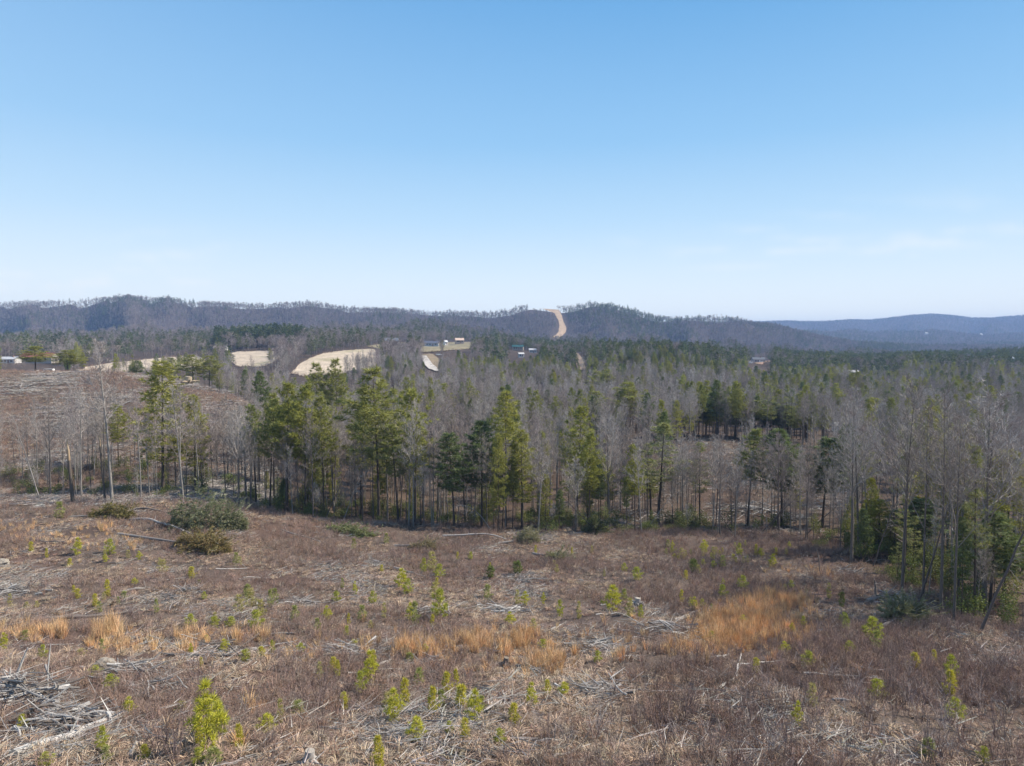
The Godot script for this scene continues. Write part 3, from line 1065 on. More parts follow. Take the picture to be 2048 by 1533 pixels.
func far_bare(s: Shape) -> void:
	var h := 16.0
	s.strip(Vector3(0, -0.5, 0), Vector3(0, h * 0.8, 0), Vector3(0.13, 0, 0.05), 0.4, BARK)
	s.strip(Vector3(0, -0.5, 0), Vector3(0, h * 0.8, 0), Vector3(-0.05, 0, 0.13), 0.4, PALE_BARK)
	for i in 16:
		var y := h * rnd(0.35, 0.85)
		var az := i * 2.4
		var o := Vector3(cos(az), rnd(0.5, 1.3), sin(az)).normalized() * rnd(2.2, 4.4)
		var a := Vector3(0, y, 0)
		s.strip(a, a + o, o.cross(unit()).normalized() * 0.08, 0.4, FAR_TWIG)
		for j in 15:
			var b := a + o * rnd(0.2, 1.0)
			var q := (o.normalized() * 0.7 + unit() * 0.8 + Vector3(0, 0.3, 0)).normalized()
			s.blade(b, b + q * rnd(0.9, 2.0), q.cross(unit()).normalized() * 0.07, shade(FAR_TWIG, rnd(0.7, 1.3)))

func far_pine(s: Shape, leaf: Color) -> void:
	var h := 17.0
	s.strip(Vector3(0, -0.5, 0), Vector3(0, h * 0.9, 0), Vector3(0.15, 0, 0.08), 0.3, BARK)
	for i in 150:
		var f := pow(R.randf(), 1.3)
		var y := lerpf(h * 0.32, h, f)
		var az := rnd(0, TAU)
		var r := 3.9 * pow(1.0 - f, 0.6) * pow(R.randf(), 0.5)
		var a := Vector3(cos(az) * r, y, sin(az) * r)
		var o := (Vector3(cos(az), 0.25, sin(az)) + unit() * 0.6).normalized()
		s.blade(a - o * 0.4, a + o * rnd(0.9, 1.7), o.cross(unit()).normalized() * rnd(0.18, 0.34), shade(leaf, rnd(0.65, 1.4)))

func hides_named(x: float, d: float) -> bool:   # the tall pines stand free at the front of the wood
	var sx := column(x, d)
	for t in NAMED_PINES:
		if t[1] < 116 and absf(sx - t[0]) < 12.0 and d < t[1] + 2.0:
			return R.randf() < 0.6
	return false

func make_woods() -> void:
	make_kinds()
	var far_b := []
	var far_p := []
	for k in 3:
		var s := Shape.new()
		far_bare(s)
		far_b.append(s.mesh(stalk))
		var p := Shape.new()
		far_pine(p, [Color(0.10, 0.13, 0.055), Color(0.13, 0.15, 0.06), Color(0.085, 0.115, 0.065)][k])
		far_p.append(p.mesh(needle))
	var where := {}
	var tint := {}
	for key in ["b", "p", "fb", "fp"]:
		for k in 8:
			where[key + str(k)] = []
			tint[key + str(k)] = []
	var near_list := []
	var d := 30.0
	while d < 5150.0:
		var step := d * 0.022
		var band := step * d * 1.76
		var most := 0.142 if d < 240.0 else 0.06 if d < 920.0 else (0.0235 if d < 1680.0 else 0.045 if d < 2700.0 else 0.0085)
		if d > 2050.0 and d < 2500.0:
			d += step
			continue
		var count := int(band * most + R.randf())
		for i in count:
			var dd := d + R.randf() * step
			var x := rnd(-0.88, 0.88) * dd
			var dens := wood_density(x, dd)
			if R.randf() * most > dens.x:
				continue
			if dd > 2500.0 and column(x, dd) < 1440.0:
				continue
			if treeless(x, dd):
				continue
			if dd < 115.0 and hides_named(x, dd):
				continue
			var is_pine := R.randf() < dens.y
			var at := Vector3(x, ground_at(x, -dd), -dd)
			var turn := rnd(0, TAU)
			var sx := column(x, dd)
			var size := rnd(0.55, 0.9)
			if dd < line_at(TREELINE, sx) + 22.0:
				size = rnd(0.55, 1.0) if R.randf() < 0.5 else rnd(0.22, 0.55)
			if sx > 430.0 and sx < 800.0 and dd > 190.0 and dd < 640.0 and not (sx < 612.0 and dd > 655.0):
				size = rnd(0.4, 0.6) if dd < 395.0 or R.randf() < 0.4 else rnd(0.6, 0.9)
			if sx > 432.0 and sx < 612.0 and dd > 655.0 and dd < 740.0:
				size = rnd(0.85, 1.15)
			if sx > 1150.0 and sx < 1680.0 and dd < 130.0:
				size *= 0.8
			if sx < 460.0 and dd < 140.0:
				size *= rnd(0.6, 1.0)
			if sx < 500.0 and dd > 130.0 and dd < 215.0:
				size *= 0.35
			if sx < 420.0 and dd > 215.0 and dd < 430.0:
				size *= 0.6
			if dd < 240.0:
				if size < 0.5 and not is_pine:
					is_pine = R.randf() < (0.2 if sx > 480.0 and sx < 1330.0 else (0.22 if sx > 1690.0 else 0.03))
				near_list.append([size / dd, at, turn, size, is_pine, sx])
				continue
			var key: String
			if dd < 480.0:
				key = ("p" if is_pine else "b") + str(R.randi() % (6 if is_pine else 7))
			else:
				key = ("fp" if is_pine else "fb") + str(R.randi() % 3)
				size *= rnd(0.85, 1.12) * (1.1 if is_pine else 1.0) if dd < 950.0 else rnd(0.6, 1.25) if dd < 2700.0 else rnd(1.1, 1.7)
			where[key].append(upright(at, turn, size * rnd(0.85, 1.25), size))
			var w := rnd(0.72, 1.25)
			tint[key].append(Color(w * rnd(0.95, 1.05), w, w * rnd(0.94, 1.04)))
		d += step
	near_list.sort_custom(func(a, b): return a[0] > b[0])
	var bare_count := 0
	var pine_count := 0
	for t in near_list:
		var inside: bool = t[5] > -60.0 and t[5] < 2110.0
		if t[4]:
			var k := R.randi() % 6
			if inside and pine_count < 150:
				pine_count += 1
				var o := tree_node("pine_tree", pine_kinds[k], t[1], t[2], t[3] * rnd(0.8, 1.2), t[3])
				var size_word := "short" if t[3] < 0.75 else ("tall" if t[3] > 0.95 else "middling")
				enlist(o, "%s %s green pine" % [size_word, ["olive", "dull", "dark", "yellowish", "thin", "broad"][k]], "pines", nearest_mark(WOOD_MARKS, t[5], 950.0), "pine tree", "")
			else:
				where["p" + str(k)].append(upright(t[1], t[2], t[3] * 1.2, t[3]))
				tint["p" + str(k)].append(Color.WHITE)
		else:
			var k2 := R.randi() % 7
			if inside and bare_count < 270:
				bare_count += 1
				var o2 := tree_node("bare_tree", bare_kinds[k2], t[1], t[2], t[3] * rnd(0.85, 1.1), t[3])
				var size2 := "short" if t[3] < 0.72 else ("tall" if t[3] > 0.95 else "slim")
				enlist(o2, "%s %s leafless tree" % [size2, "pale" if k2 in [0, 3, 5] else "grey brown"], "leafless trees", nearest_mark(WOOD_MARKS, t[5], 950.0), "bare tree", "")
			else:
				where["b" + str(k2)].append(upright(t[1], t[2], t[3], t[3]))
				tint["b" + str(k2)].append(Color.WHITE)
	var bare_wood := thing("bare_woodland", Vector3.ZERO, "leafless grey woodland filling the valley and covering the ridges", "woodland")
	bare_wood.set_meta("kind", "stuff")
	var pine_wood := thing("pine_woodland", Vector3.ZERO, "dark green pines scattered through the valley and ridge woods", "woodland")
	pine_wood.set_meta("kind", "stuff")
	for k in 7:
		for e in [["b", bare_kinds[k][2], bare_wood, "bare_trees"], ["p", pine_kinds[mini(k, 5)][2], pine_wood, "pine_trees"], ["fb", far_b[mini(k, 2)], bare_wood, "bare_trees"], ["fp", far_p[mini(k, 2)], pine_wood, "pine_trees"]]:
			var list: Array = where[e[0] + str(k)]
			if list.size():
				scatter(e[3], e[1], list, tint[e[0] + str(k)], e[2])
	var total := 0
	for key in where:
		total += where[key].size()
	print("wood copies: ", total, "  near bare ", bare_count, "  near pines ", pine_count)

func make_named_pines() -> void:
	for t in NAMED_PINES:
		var at := standing(t[0], t[1])
		var top: float = ray(t[0], t[2]).y * t[1]
		var high: float = top - at.y
		var base_wide: float = [3.4, 2.7, 3.0, 3.0, 2.4, 3.8][t[4]]
		var wide: float = t[3] / F * t[1] / base_wide * 1.62
		var o := tree_node("pine_tree", pine_kinds[t[4]], at, rnd(0, TAU), wide, high / 18.0)
		tag(o, t[5], "pine tree")

# [photo x, distance, photo y of the top, kind, girth factor, label]
func make_named_bare_trees() -> void:
	for t in [
		[208, 100, 688, 0, 1.25, "tall pale poplar with a forked top breaking the field line"],
		[146, 103, 782, 0, 1.0, "pale slim tree between the broken poles"],
		[268, 101, 785, 3, 1.0, "pale slim tree left of the feathery hemlock"],
		[348, 99, 762, 3, 1.1, "left stem of the twin pale trunks"],
		[354, 99, 775, 0, 1.1, "right stem of the twin pale trunks"],
		[300, 100, 830, 3, 0.8, "thin pale tree right of the poplar"],
		[1826, 62, 772, 4, 1.25, "leading grey trunk at the right wood's edge"],
		[1870, 60, 810, 1, 1.0, "grey tree just right of the leading trunk"],
		[1908, 52.5, 790, 4, 1.0, "left of the tall paired trunks in the right wood"],
		[1934, 51, 830, 1, 1.0, "right of the tall paired trunks in the right wood"],
		[1995, 56, 790, 2, 1.35, "widest bare crown near the right edge"],
		[1975, 60, 800, 6, 1.2, "twiggy bare tree between paired trunks and right edge"],
		[1720, 76, 800, 2, 1.0, "leafless tree at the corner of the right wood"],
		[1735, 80, 795, 6, 1.0, "second leafless tree at the corner of the right wood"],
		[1100, 96, 850, 1, 1.0, "grey leafless tree right of the tall central pine"],
		[860, 97, 880, 3, 1.0, "pale slim tree left of the dark narrow pine"],
		[1010, 98, 880, 3, 1.0, "straight grey trunk beneath the tall central pine"],
		[1220, 102, 830, 2, 1.0, "spreading leafless tree right of the leaning pine"]]:
		var at := standing(t[0], t[1])
		var high: float = ray(t[0], t[2]).y * t[1] - at.y
		var o := tree_node("bare_tree", bare_kinds[t[3]], at, rnd(0, TAU), t[4] * high / 18.0, high / 18.0)
		tag(o, t[5], "bare tree")
	# leaning and bent stems
	for t in [
		[62, 100, -0.26, 14.0, 0.1, "leaning pale sapling tree at the left edge"],
		[985, 95, -0.5, 9.5, 0.08, "bowed dead tree with drooping twigs before the central pines"],
		[1545, 96, 0.55, 9.0, 0.09, "dark stem leaning right beside the dense dark pine"],
		[1530, 94, 0.75, 8.0, 0.09, "steeply leaning dark stem before the brush covered gap"],
		[1620, 94, 0.8, 9.0, 0.1, "fallen dark stem propped in the last pine's trunks"],
		[1480, 95, -0.6, 6.0, 0.08, "short dead stem leaning left over the log pile"],
		[1205, 95, -0.75, 7.0, 0.09, "leaning dead stem over the dark slash hollow"],
		[1290, 96, 0.6, 7.0, 0.08, "dead stem leaning right below the pale green pine"],
		[676, 97, 0.35, 8.0, 0.08, "pale stem leaning right under the great pine"],
		[640, 98, 0.42, 9.0, 0.08, "thin stem leaning right below the round pines"],
		[1985, 46, 0.36, 12.0, 0.11, "dark stem leaning right at the right wood's foot"],
		[1860, 58, 0.25, 11.0, 0.1, "dark stem leaning right behind the leading trunk"],
		[420, 101, 0.5, 6.0, 0.07, "thin grey stem leaning right of the twin trunks"],
		[1762, 74, 0.3, 9.0, 0.08, "thin stem leaning right at the wood's corner"]]:
		var at := standing(t[0], t[1])
		var o := thing("leaning_tree", at, t[5], "leaning tree")
		var a := Shape.new()
		var b := Shape.new()
		var p := PackedVector3Array()
		var rad := PackedFloat32Array()
		var bow: float = 0.5 if "bowed" in t[5] else 0.06
		for i in 8:
			var f := i / 7.0
			p.append(Vector3(t[2] * t[3] * f, t[3] * (f * sqrt(1.0 - t[2] * t[2] * 0.5) - bow * f * f) - 0.4, rnd(-0.1, 0.1)))
			rad.append(t[4] * (1.0 - 0.75 * f))
		a.smooth = true
		var bark := PALE_BARK if "pale" in t[5] or "bowed" in t[5] else BARK
		a.tube(p, rad, 6, bark, bark)
		for i in 34:
			var g := along(p, rnd(0.4, 1.0))
			var o2 := (Vector3(signf(t[2]) * 0.6, -0.6 if bow > 0.2 else 0.2, 0) + unit() * 0.7).normalized()
			var l := rnd(0.5, 1.7)
			b.strip(g, g + o2 * l, o2.cross(unit()).normalized() * 0.018, 0.3, TWIG.lerp(bark, 0.6))
			for k in 4:
				var q := (o2 + unit() * 0.7).normalized()
				var g2 := g + o2 * l * R.randf()
				b.blade(g2, g2 + q * rnd(0.3, 0.7), q.cross(unit()).normalized() * 0.014, TWIG.lerp(bark, 0.4))
		part("trunk", a.mesh(wood), o)
		part("twigs", b.mesh(stalk), o)
	# broken poles
	for t in [[128, 97, 884, 0.21, 0.30, "thick broken pole with a pale stripped top"], [194, 100, 872, 0.14, 0.16, "thin broken pole with a splintered pale tip"]]:
		var at := standing(t[0], t[1])
		var high: float = ray(t[0] - 8, t[2]).y * t[1] - at.y
		var o := thing("broken_tree", at, t[5], "dead tree")
		var lean := Vector3(-0.055, 0, 0)
		var cut: float = high * (1.0 - t[4])
		var a := Shape.new()
		a.smooth = true
		var p := PackedVector3Array()
		var rad := PackedFloat32Array()
		for i in 6:
			var y := -0.4 + (cut + 0.4) * i / 5.0
			p.append(lean * y + Vector3(0, y, 0))
			rad.append(t[3] * (1.25 - 0.3 * i / 5.0))
		a.tube(p, rad, 8, Color(0.17, 0.145, 0.125), Color(0.2, 0.17, 0.145))
		part("trunk", a.mesh(wood), o)
		var b := Shape.new()
		b.smooth = true
		b.tube(PackedVector3Array([lean * cut + Vector3(0, cut - 0.02, 0), lean * (cut + high) * 0.5 + Vector3(0.03, (cut + high) * 0.5, 0), lean * high + Vector3(-0.06, high, 0)]), PackedFloat32Array([t[3] * 0.93, t[3] * 0.8, t[3] * 0.25]), 7, Color(0.5, 0.36, 0.23), Color(0.72, 0.58, 0.4))
		var heart := part("broken_top", b.mesh(wood), o)
		heart.set_meta("label", "pale stripped splintered top")
		var c := Shape.new()
		for i in 7:
			var q := lean * high * 0.97 + Vector3(rnd(-0.12, 0.12), high * rnd(0.93, 0.99), rnd(-0.12, 0.12))
			c.blade(q, q + Vector3(rnd(-0.15, 0.15), rnd(0.3, 0.8), rnd(-0.1, 0.1)), Vector3(0.05, 0, 0.02), Color(0.68, 0.54, 0.37))
		part("splinters", c.mesh(wood), o)

func make_understory() -> void:
	var kinds := []
	for k in 4:
		var s := Shape.new()
		leafy_mound([620, 520, 560, 640][k], [1.3, 0.9, 1.7, 1.0][k], [2.0, 3.0, 1.5, 3.6][k], 0.155, [Color(0.15, 0.18, 0.065), Color(0.13, 0.16, 0.06), Color(0.18, 0.195, 0.08), Color(0.20, 0.205, 0.085)][k], s)
		kinds.append(s.mesh(needle))
	# bands of evergreen shrubs: photo x range, extra distance beyond the tree line, how many
	for b in [[0, 330, 2, 24, 44], [350, 520, 2, 22, 22], [520, 760, 1, 26, 58], [760, 1000, 5, 26, 40], [1040, 1260, 1, 20, 40], [1280, 1400, 1, 16, 16], [1400, 1680, 1, 12, 18], [1690, 2060, 1, 26, 95]]:
		for i in b[4]:
			var sx := rnd(b[0], b[1])
			var d := line_at(TREELINE, sx) + rnd(b[2], b[3])
			var at := standing(sx, d)
			var k := R.randi() % 4
			var o := part("evergreen_shrub", kinds[k], self)
			var z := rnd(0.6, 1.15)
			o.transform = upright(at, rnd(0, TAU), z * rnd(0.85, 1.3), z)
			enlist(o, "%s glossy evergreen shrub" % ["rounded dark green", "upright deep green", "low olive", "tall yellowish"][k], "evergreen shrubs", nearest_mark(WOOD_MARKS, sx, 950.0), "shrub", "")

func make_felled() -> void:
	# [photo x, y of the crown's middle, length, half width, height, sprays, turn in degrees, colours, label]
	for t in [
		[415, 1046, 9.0, 3.0, 4.6, 1900, 10.0, Color(0.208, 0.232, 0.136), Color(0.272, 0.272, 0.192), "great grey green windthrown conifer crown in front of the left trunks"],
		[405, 1092, 7.0, 1.6, 1.7, 1000, -24.0, Color(0.240, 0.216, 0.096), Color(0.288, 0.200, 0.112), "low olive brown windthrown crown below the great grey green one"],
		[700, 1066, 8.5, 0.9, 1.1, 600, -28.0, Color(0.176, 0.224, 0.096), Color(0.240, 0.240, 0.136), "fallen green pine top lying down the bank"],
		[222, 1030, 5.5, 1.1, 1.5, 520, 5.0, Color(0.240, 0.208, 0.080), Color(0.176, 0.160, 0.072), "rusty olive fallen crown right of the broken poles"],
		[845, 1096, 3.4, 0.9, 0.6, 240, -15.0, Color(0.224, 0.208, 0.120), Color(0.272, 0.208, 0.144), "small withered crown under the great pine's bank"],
		[1052, 1080, 3.2, 1.2, 1.6, 330, 12.0, Color(0.224, 0.232, 0.136), Color(0.304, 0.272, 0.192), "dull green fallen top at the bank's edge"],
		[1110, 1118, 2.8, 0.8, 0.6, 200, -40.0, Color(0.208, 0.224, 0.120), Color(0.272, 0.256, 0.176), "grey green fallen top on the brushy bank"],
		[1360, 1050, 5.0, 1.3, 1.8, 500, -12.0, Color(0.144, 0.176, 0.080), Color(0.240, 0.192, 0.128), "dark fallen crown below the pale green pine"],
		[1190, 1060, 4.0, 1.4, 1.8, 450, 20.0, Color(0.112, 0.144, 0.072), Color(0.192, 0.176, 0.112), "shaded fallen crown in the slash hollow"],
		[1810, 1235, 3.6, 1.4, 1.6, 420, 30.0, Color(0.176, 0.200, 0.112), Color(0.240, 0.224, 0.144), "fallen conifer top before the paired trunks"]]:
		var at := on_ground(t[0], t[1] + t[4] * 0.2 * F / 90.0)
		var o := thing("fallen_pine", at, t[9], "fallen tree")
		o.rotation.y = deg_to_rad(t[6])
		var s := Shape.new()
		felled_crown(t[2], t[3], t[4], int(t[5] * 1.3), 0.55, 0.035, t[7], t[8], s)
		part("crown", s.mesh(needle), o)
		var a := Shape.new()
		a.smooth = true
		var l: float = t[2]
		var run: float = 1.15 if t[0] != 405 else 1.9
		a.tube(PackedVector3Array([Vector3(-l * run, 0.05, 0), Vector3(-l * 0.5, 0.25, 0.1), Vector3(l * 0.3, 0.35, 0)]), PackedFloat32Array([0.17, 0.13, 0.05]), 7, PALE_BARK, BARK, true)
		part("trunk", a.mesh(wood), o)
	# two long fallen trunks on the bank by the trees
	for t in [[[258, 1042], [392, 1074], 0.16, "long fallen trunk running down to the olive crown"], [[885, 1073], [1012, 1080], 0.13, "pale trunk lying along the bank under the pines"], [[270, 1020], [345, 1030], 0.13, "grey trunk lying before the twin pale trunks"]]:
		log_between(t[0], t[1], t[2], t[3], 0.35)

const GREYS := [Color(0.60, 0.57, 0.54), Color(0.48, 0.45, 0.42), Color(0.27, 0.235, 0.21), Color(0.76, 0.73, 0.69)]

func log_between(p0: Array, p1: Array, r: float, label: String, lift := 0.0, tone := -1) -> void:
	var a := on_ground(p0[0], p0[1])
	var b := on_ground(p1[0], p1[1])
	var o := thing("fallen_log", a, label, "log")
	var s := Shape.new()
	s.smooth = true
	var pts := PackedVector3Array()
	var rad := PackedFloat32Array()
	var across := (b - a).cross(Vector3.UP).normalized()
	for i in 7:
		var f := i / 6.0
		var q := a.lerp(b, f)
		q.y = maxf(q.y, ground_at(q.x, q.z) + r * 0.55) + lift * sin(PI * f)
		q += across * rnd(-1, 1) * r * 0.9
		pts.append(q - a)
		rad.append(r * lerpf(1.1, 0.6, f) * rnd(0.9, 1.1))
	var col: Color = GREYS[tone if tone >= 0 else R.randi() % 3]
	s.tube(pts, rad, 7, col, shade(col, 0.9), true)
	part("stem", s.mesh(wood), o)
	var t := Shape.new()
	for i in 5:
		var g := along(pts, rnd(0.3, 1.0))
		var o2 := (unit() + Vector3(0, 0.7, 0)).normalized()
		t.strip(g, g + o2 * rnd(0.3, 1.1), o2.cross(unit()).normalized() * r * 0.3, 0.3, col)
	part("branch_stubs", t.mesh(wood), o)

func make_heaps() -> void:
	var sticks := []
	for k in 8:
		var s := Shape.new()
		s.smooth = true
		var p := PackedVector3Array()
		var rad := PackedFloat32Array()
		var go := Vector3.RIGHT
		var q := Vector3(-1.0, 0, 0)
		for i in 6:
			p.append(q)
			rad.append(0.042 * (1.1 - 0.13 * i) * rnd(0.85, 1.15))
			q += go * 0.4
			go = (go + unit() * 0.22).normalized()
		var col: Color = GREYS[k % 4]
		s.tube(p, rad, 6, col, shade(col, 0.92), true)
		s.smooth = false
		var branch := Shape.new()
		sticks.append(s.mesh(wood) if k < 8 else branch.mesh(wood))
	# [photo x, y, half width m, height m, sticks, fat, twigs, label]
	for t in [
		[55, 1408, 2.2, 1.3, 46, 1.3, 420, "big bleached brush heap at the left edge"],
		[120, 1455, 2.3, 0.7, 40, 1.2, 380, "low silvery brush heap around the slab log"],
		[262, 1345, 1.9, 0.6, 26, 1.0, 260, "dark twisted branch pile right of the boulder"],
		[330, 1378, 1.5, 0.4, 18, 0.9, 160, "grey branch pile behind the paired logs"],
		[605, 1212, 2.2, 0.6, 24, 1.0, 240, "grey twig heap behind the left sapling thicket"],
		[690, 1305, 2.0, 0.4, 22, 0.8, 260, "whitish twig heap left of the orange grass"],
		[415, 1296, 3.0, 0.35, 26, 0.8, 260, "flat scatter of grey sticks left of the whitish heap"],
		[1015, 1226, 2.4, 0.6, 26, 1.0, 260, "bleached heap in mid clearing above the orange grass"],
		[845, 1226, 1.6, 0.45, 16, 0.9, 150, "pale heap behind the green saplings"],
		[1335, 1262, 2.8, 0.6, 28, 1.0, 260, "grey slash heap left of the big orange patch"],
		[1195, 1296, 1.7, 0.5, 18, 1.0, 180, "dark grey slash heap right of the middle orange grass"],
		[1195, 1388, 1.4, 0.4, 18, 0.9, 170, "small grey heap by the long thin log's right end"],
		[1086, 1350, 0.9, 0.45, 10, 0.9, 90, "fan of grey sticks on the long thin log"],
		[1420, 1362, 1.2, 0.35, 14, 0.8, 120, "white tangle left of the forked branch"],
		[372, 1182, 1.5, 0.3, 14, 0.8, 130, "pale sticks on the upper left slope"],
		[22, 1190, 2.2, 0.6, 20, 1.2, 160, "grey log heap on the left edge of the slope"],
		[755, 1130, 1.5, 0.4, 14, 0.8, 110, "pale branch scatter below the fallen green pine"],
		[1380, 1290, 1.7, 0.4, 16, 0.9, 140, "grey sticks at the foot of the big orange patch"],
		[850, 1330, 1.2, 0.3, 12, 0.9, 90, "dark sticks below the left orange grass"],
		[780, 1480, 0.9, 0.3, 12, 0.8, 90, "grey sticks by the lowest sapling"],
		[1500, 1025, 5.0, 1.5, 40, 2.1, 420, "large log and root pile in the brush covered gap"],
		[1590, 1040, 3.4, 1.1, 24, 1.7, 260, "log pile under the dense dark pine"],
		[1240, 1056, 3.2, 1.0, 22, 1.6, 260, "slash pile in the hollow right of the central pines"],
		[1700, 1150, 2.0, 0.6, 16, 1.2, 160, "pale slash at the corner of the right wood"],
		[1790, 1200, 2.4, 0.5, 20, 1.1, 180, "fallen branches before the leading trunk"],
		[440, 960, 5.0, 1.3, 24, 1.9, 240, "dark slash windrow behind the left trunks"],
		[400, 778, 6.0, 0.6, 24, 2.2, 200, "pale slash on the knoll below the root wad"],
		[60, 775, 8.0, 0.6, 30, 2.2, 220, "grey slash along the knoll's crest"],
		[250, 800, 7.0, 0.6, 26, 2.2, 200, "grey slash strewn over the knoll's face"]]:
		var at := on_ground(t[0], t[1])
		var o := thing("brush_heap", at, t[7], "brush heap")
		for i in t[4]:
			var w := Vector3(R.randfn() * t[2] * 0.5, 0, R.randfn() * t[2] * 0.33)
			w.y = ground_at(at.x + w.x, at.z + w.z) - at.y + t[3] * rnd(0.05, 0.85) * exp(-w.length_squared() / (t[2] * t[2] * 0.5)) + 0.05
			var m := part("branch", sticks[R.randi() % sticks.size()], o)
			var l := rnd(0.4, 1.0) * minf(t[2] * 0.55, 2.4)
			m.transform = Transform3D(Basis.from_euler(Vector3(0, rnd(-0.9, 0.9) + (PI if R.randf() < 0.5 else 0.0), rnd(-0.28, 0.42))) * Basis.from_scale(Vector3(l, t[5] * rnd(0.6, 1.6), t[5] * rnd(0.6, 1.6))), w)
		var s := Shape.new()
		for i in t[6]:
			var w2 := Vector3(R.randfn() * t[2] * 0.5, 0, R.randfn() * t[2] * 0.36)
			w2.y = ground_at(at.x + w2.x, at.z + w2.z) - at.y + t[3] * R.randf() * exp(-w2.length_squared() / (t[2] * t[2] * 0.5)) + 0.03
			var az := rnd(-0.9, 0.9) + (PI if R.randf() < 0.5 else 0.0)
			var o2 := Vector3(cos(az), rnd(-0.12, 0.35), sin(az)).normalized()
			s.strip(w2, w2 + o2 * rnd(0.35, 1.3), o2.cross(unit()).normalized() * rnd(0.007, 0.016) * t[5], 0.4, shade(GREYS[R.randi() % 4], rnd(0.8, 1.15)))
		var tw := part("twigs", s.mesh(wood), o)
		tw.set_meta("kind", "stuff")

func make_logs() -> void:
	for t in [
		[[48, 1079], [142, 1090], 0.16, "fallen log on the upper left slope"], [[239, 1187], [299, 1177], 0.13, "short pale log right of the upper left saplings"],
		[[75, 1241], [265, 1226], 0.15, "long grey log behind the tall straw tufts"], [[0, 1186], [62, 1183], 0.2, "thick grey log at the left edge of the slope"],
		[[340, 1279], [456, 1286], 0.09, "thin dark log above the flat stick scatter"], [[411, 1275], [590, 1268], 0.11, "long thin log above the whitish twig heap"],
		[[318, 1309], [500, 1313], 0.08, "straight thin log below the flat stick scatter"], [[217, 1350], [336, 1366], 0.08, "dark log through the twisted branch pile"],
		[[344, 1365], [445, 1348], 0.08, "pale log slanting up right of the branch pile"], [[306, 1402], [497, 1408], 0.09, "upper of the paired foreground logs"],
		[[418, 1408], [500, 1425], 0.09, "lower of the paired foreground logs"], [[202, 1469], [347, 1482], 0.07, "grey log in front of the brightest sapling"],
		[[254, 1518], [299, 1464], 0.07, "pale log pointing away at lower left"], [[20, 1515], [236, 1436], 0.16, "thick bleached slab log at lower left"],
		[[0, 1408], [52, 1350], 0.12, "bleached bough at the left edge of the heap"], [[0, 1406], [140, 1404], 0.08, "bleached pole across the big brush heap"],
		[[56, 1391], [150, 1372], 0.07, "bleached bough on the right of the big heap"], [[762, 1359], [889, 1343], 0.09, "grey log left of the central sapling cluster"],
		[[994, 1351], [1181, 1355], 0.075, "long thin log right of the sapling cluster"], [[788, 1137], [867, 1159], 0.12, "pale log on the slope under the great pine"],
		[[1031, 1334], [1080, 1337], 0.07, "short pale log below the middle orange grass"], [[1233, 1322], [1259, 1313], 0.09, "short white log left of the brown brush"],
		[[755, 1331], [781, 1321], 0.07, "short grey log below the left orange grass"], [[897, 1444], [927, 1451], 0.05, "thin white stick in front of the sapling cluster"],
		[[956, 1473], [983, 1466], 0.04, "short white stick at lower centre"], [[756, 1493], [796, 1477], 0.05, "dark stick by the lowest sapling"],
		[[1087, 1267], [1121, 1251], 0.08, "pale leaning log right of the orange grass"], [[1606, 1348], [1755, 1355], 0.06, "thin white pole in the brown brush"],
		[[1471, 1357], [1484, 1304], 0.06, "upper arm of the forked white branch"], [[1440, 1378], [1476, 1352], 0.06, "lower arm of the forked white branch"],
		[[1348, 1241], [1389, 1225], 0.1, "grey log left of the big orange patch"], [[1666, 1402], [1755, 1424], 0.06, "dark pole across the lower right brush"],
		[[1737, 1204], [1781, 1193], 0.12, "pale log before the leading trunk"], [[1688, 1155], [1748, 1166], 0.1, "pale log at the wood's corner"],
		[[1867, 1238], [1935, 1276], 0.09, "dark log at the foot of the paired trunks"], [[1420, 1318], [1490, 1303], 0.07, "grey pole below the big orange patch"],
		[[430, 1268], [520, 1262], 0.08, "grey pole right of the straw tufts"], [[1100, 1520], [1180, 1490], 0.04, "grey stick at the bottom edge"],
		[[560, 1060], [640, 1085], 0.1, "dead log on the bank left of the fallen pine"], [[1480, 1330], [1560, 1322], 0.06, "thin grey pole right of the forked branch"]]:
		log_between(t[0], t[1], t[2], t[3], 0.0, 3 if ("bleached" in t[3] or "white" in t[3]) else -1)
	# upright dead stakes in the big heap
	for t in [[[22, 1372], [55, 1296], 0.07, "bleached stake slanting up from the big heap"], [[18, 1400], [20, 1335], 0.04, "thin upright stake at the left edge"], [[94, 1392], [101, 1288], 0.035, "tall thin upright stake in the big heap"], [[1752, 1190], [1749, 1160], 0.13, "dark charred stub before the leading trunk"], [[1640, 1148], [1634, 1096], 0.07, "dark dead stem at the edge of the shadow"]]:
		var a := on_ground(t[0][0], t[0][1])
		var r := ray(t[1][0], t[1][1])
		var d := -a.z + 0.2
		var b := Vector3(r.x * d, r.y * d, -d)
		var o := thing("dead_stake", a, t[3], "dead branch")
		var s := Shape.new()
		s.smooth = true
		var bend: Vector3 = Vector3(rnd(-1, 1), 0, rnd(-1, 1)) * t[2]
		s.tube(PackedVector3Array([Vector3(0, -0.15, 0), (b - a) * 0.5 + bend, b - a]), PackedFloat32Array([t[2], t[2] * 0.8, t[2] * 0.35]), 7, GREYS[2] if "dark" in t[3] else GREYS[3], GREYS[2] if "dark" in t[3] else GREYS[3], true)
		part("stem", s.mesh(wood), o)
		var q := Shape.new()
		for i in 4:
			var g := (b - a) * rnd(0.3, 0.9)
			var o2 := (unit() + Vector3(0, 0.5, 0)).normalized()
			q.strip(g, g + o2 * rnd(0.2, 0.5), o2.cross(unit()).normalized() * t[2] * 0.25, 0.3, GREYS[1])
		part("branch_stubs", q.mesh(wood), o)
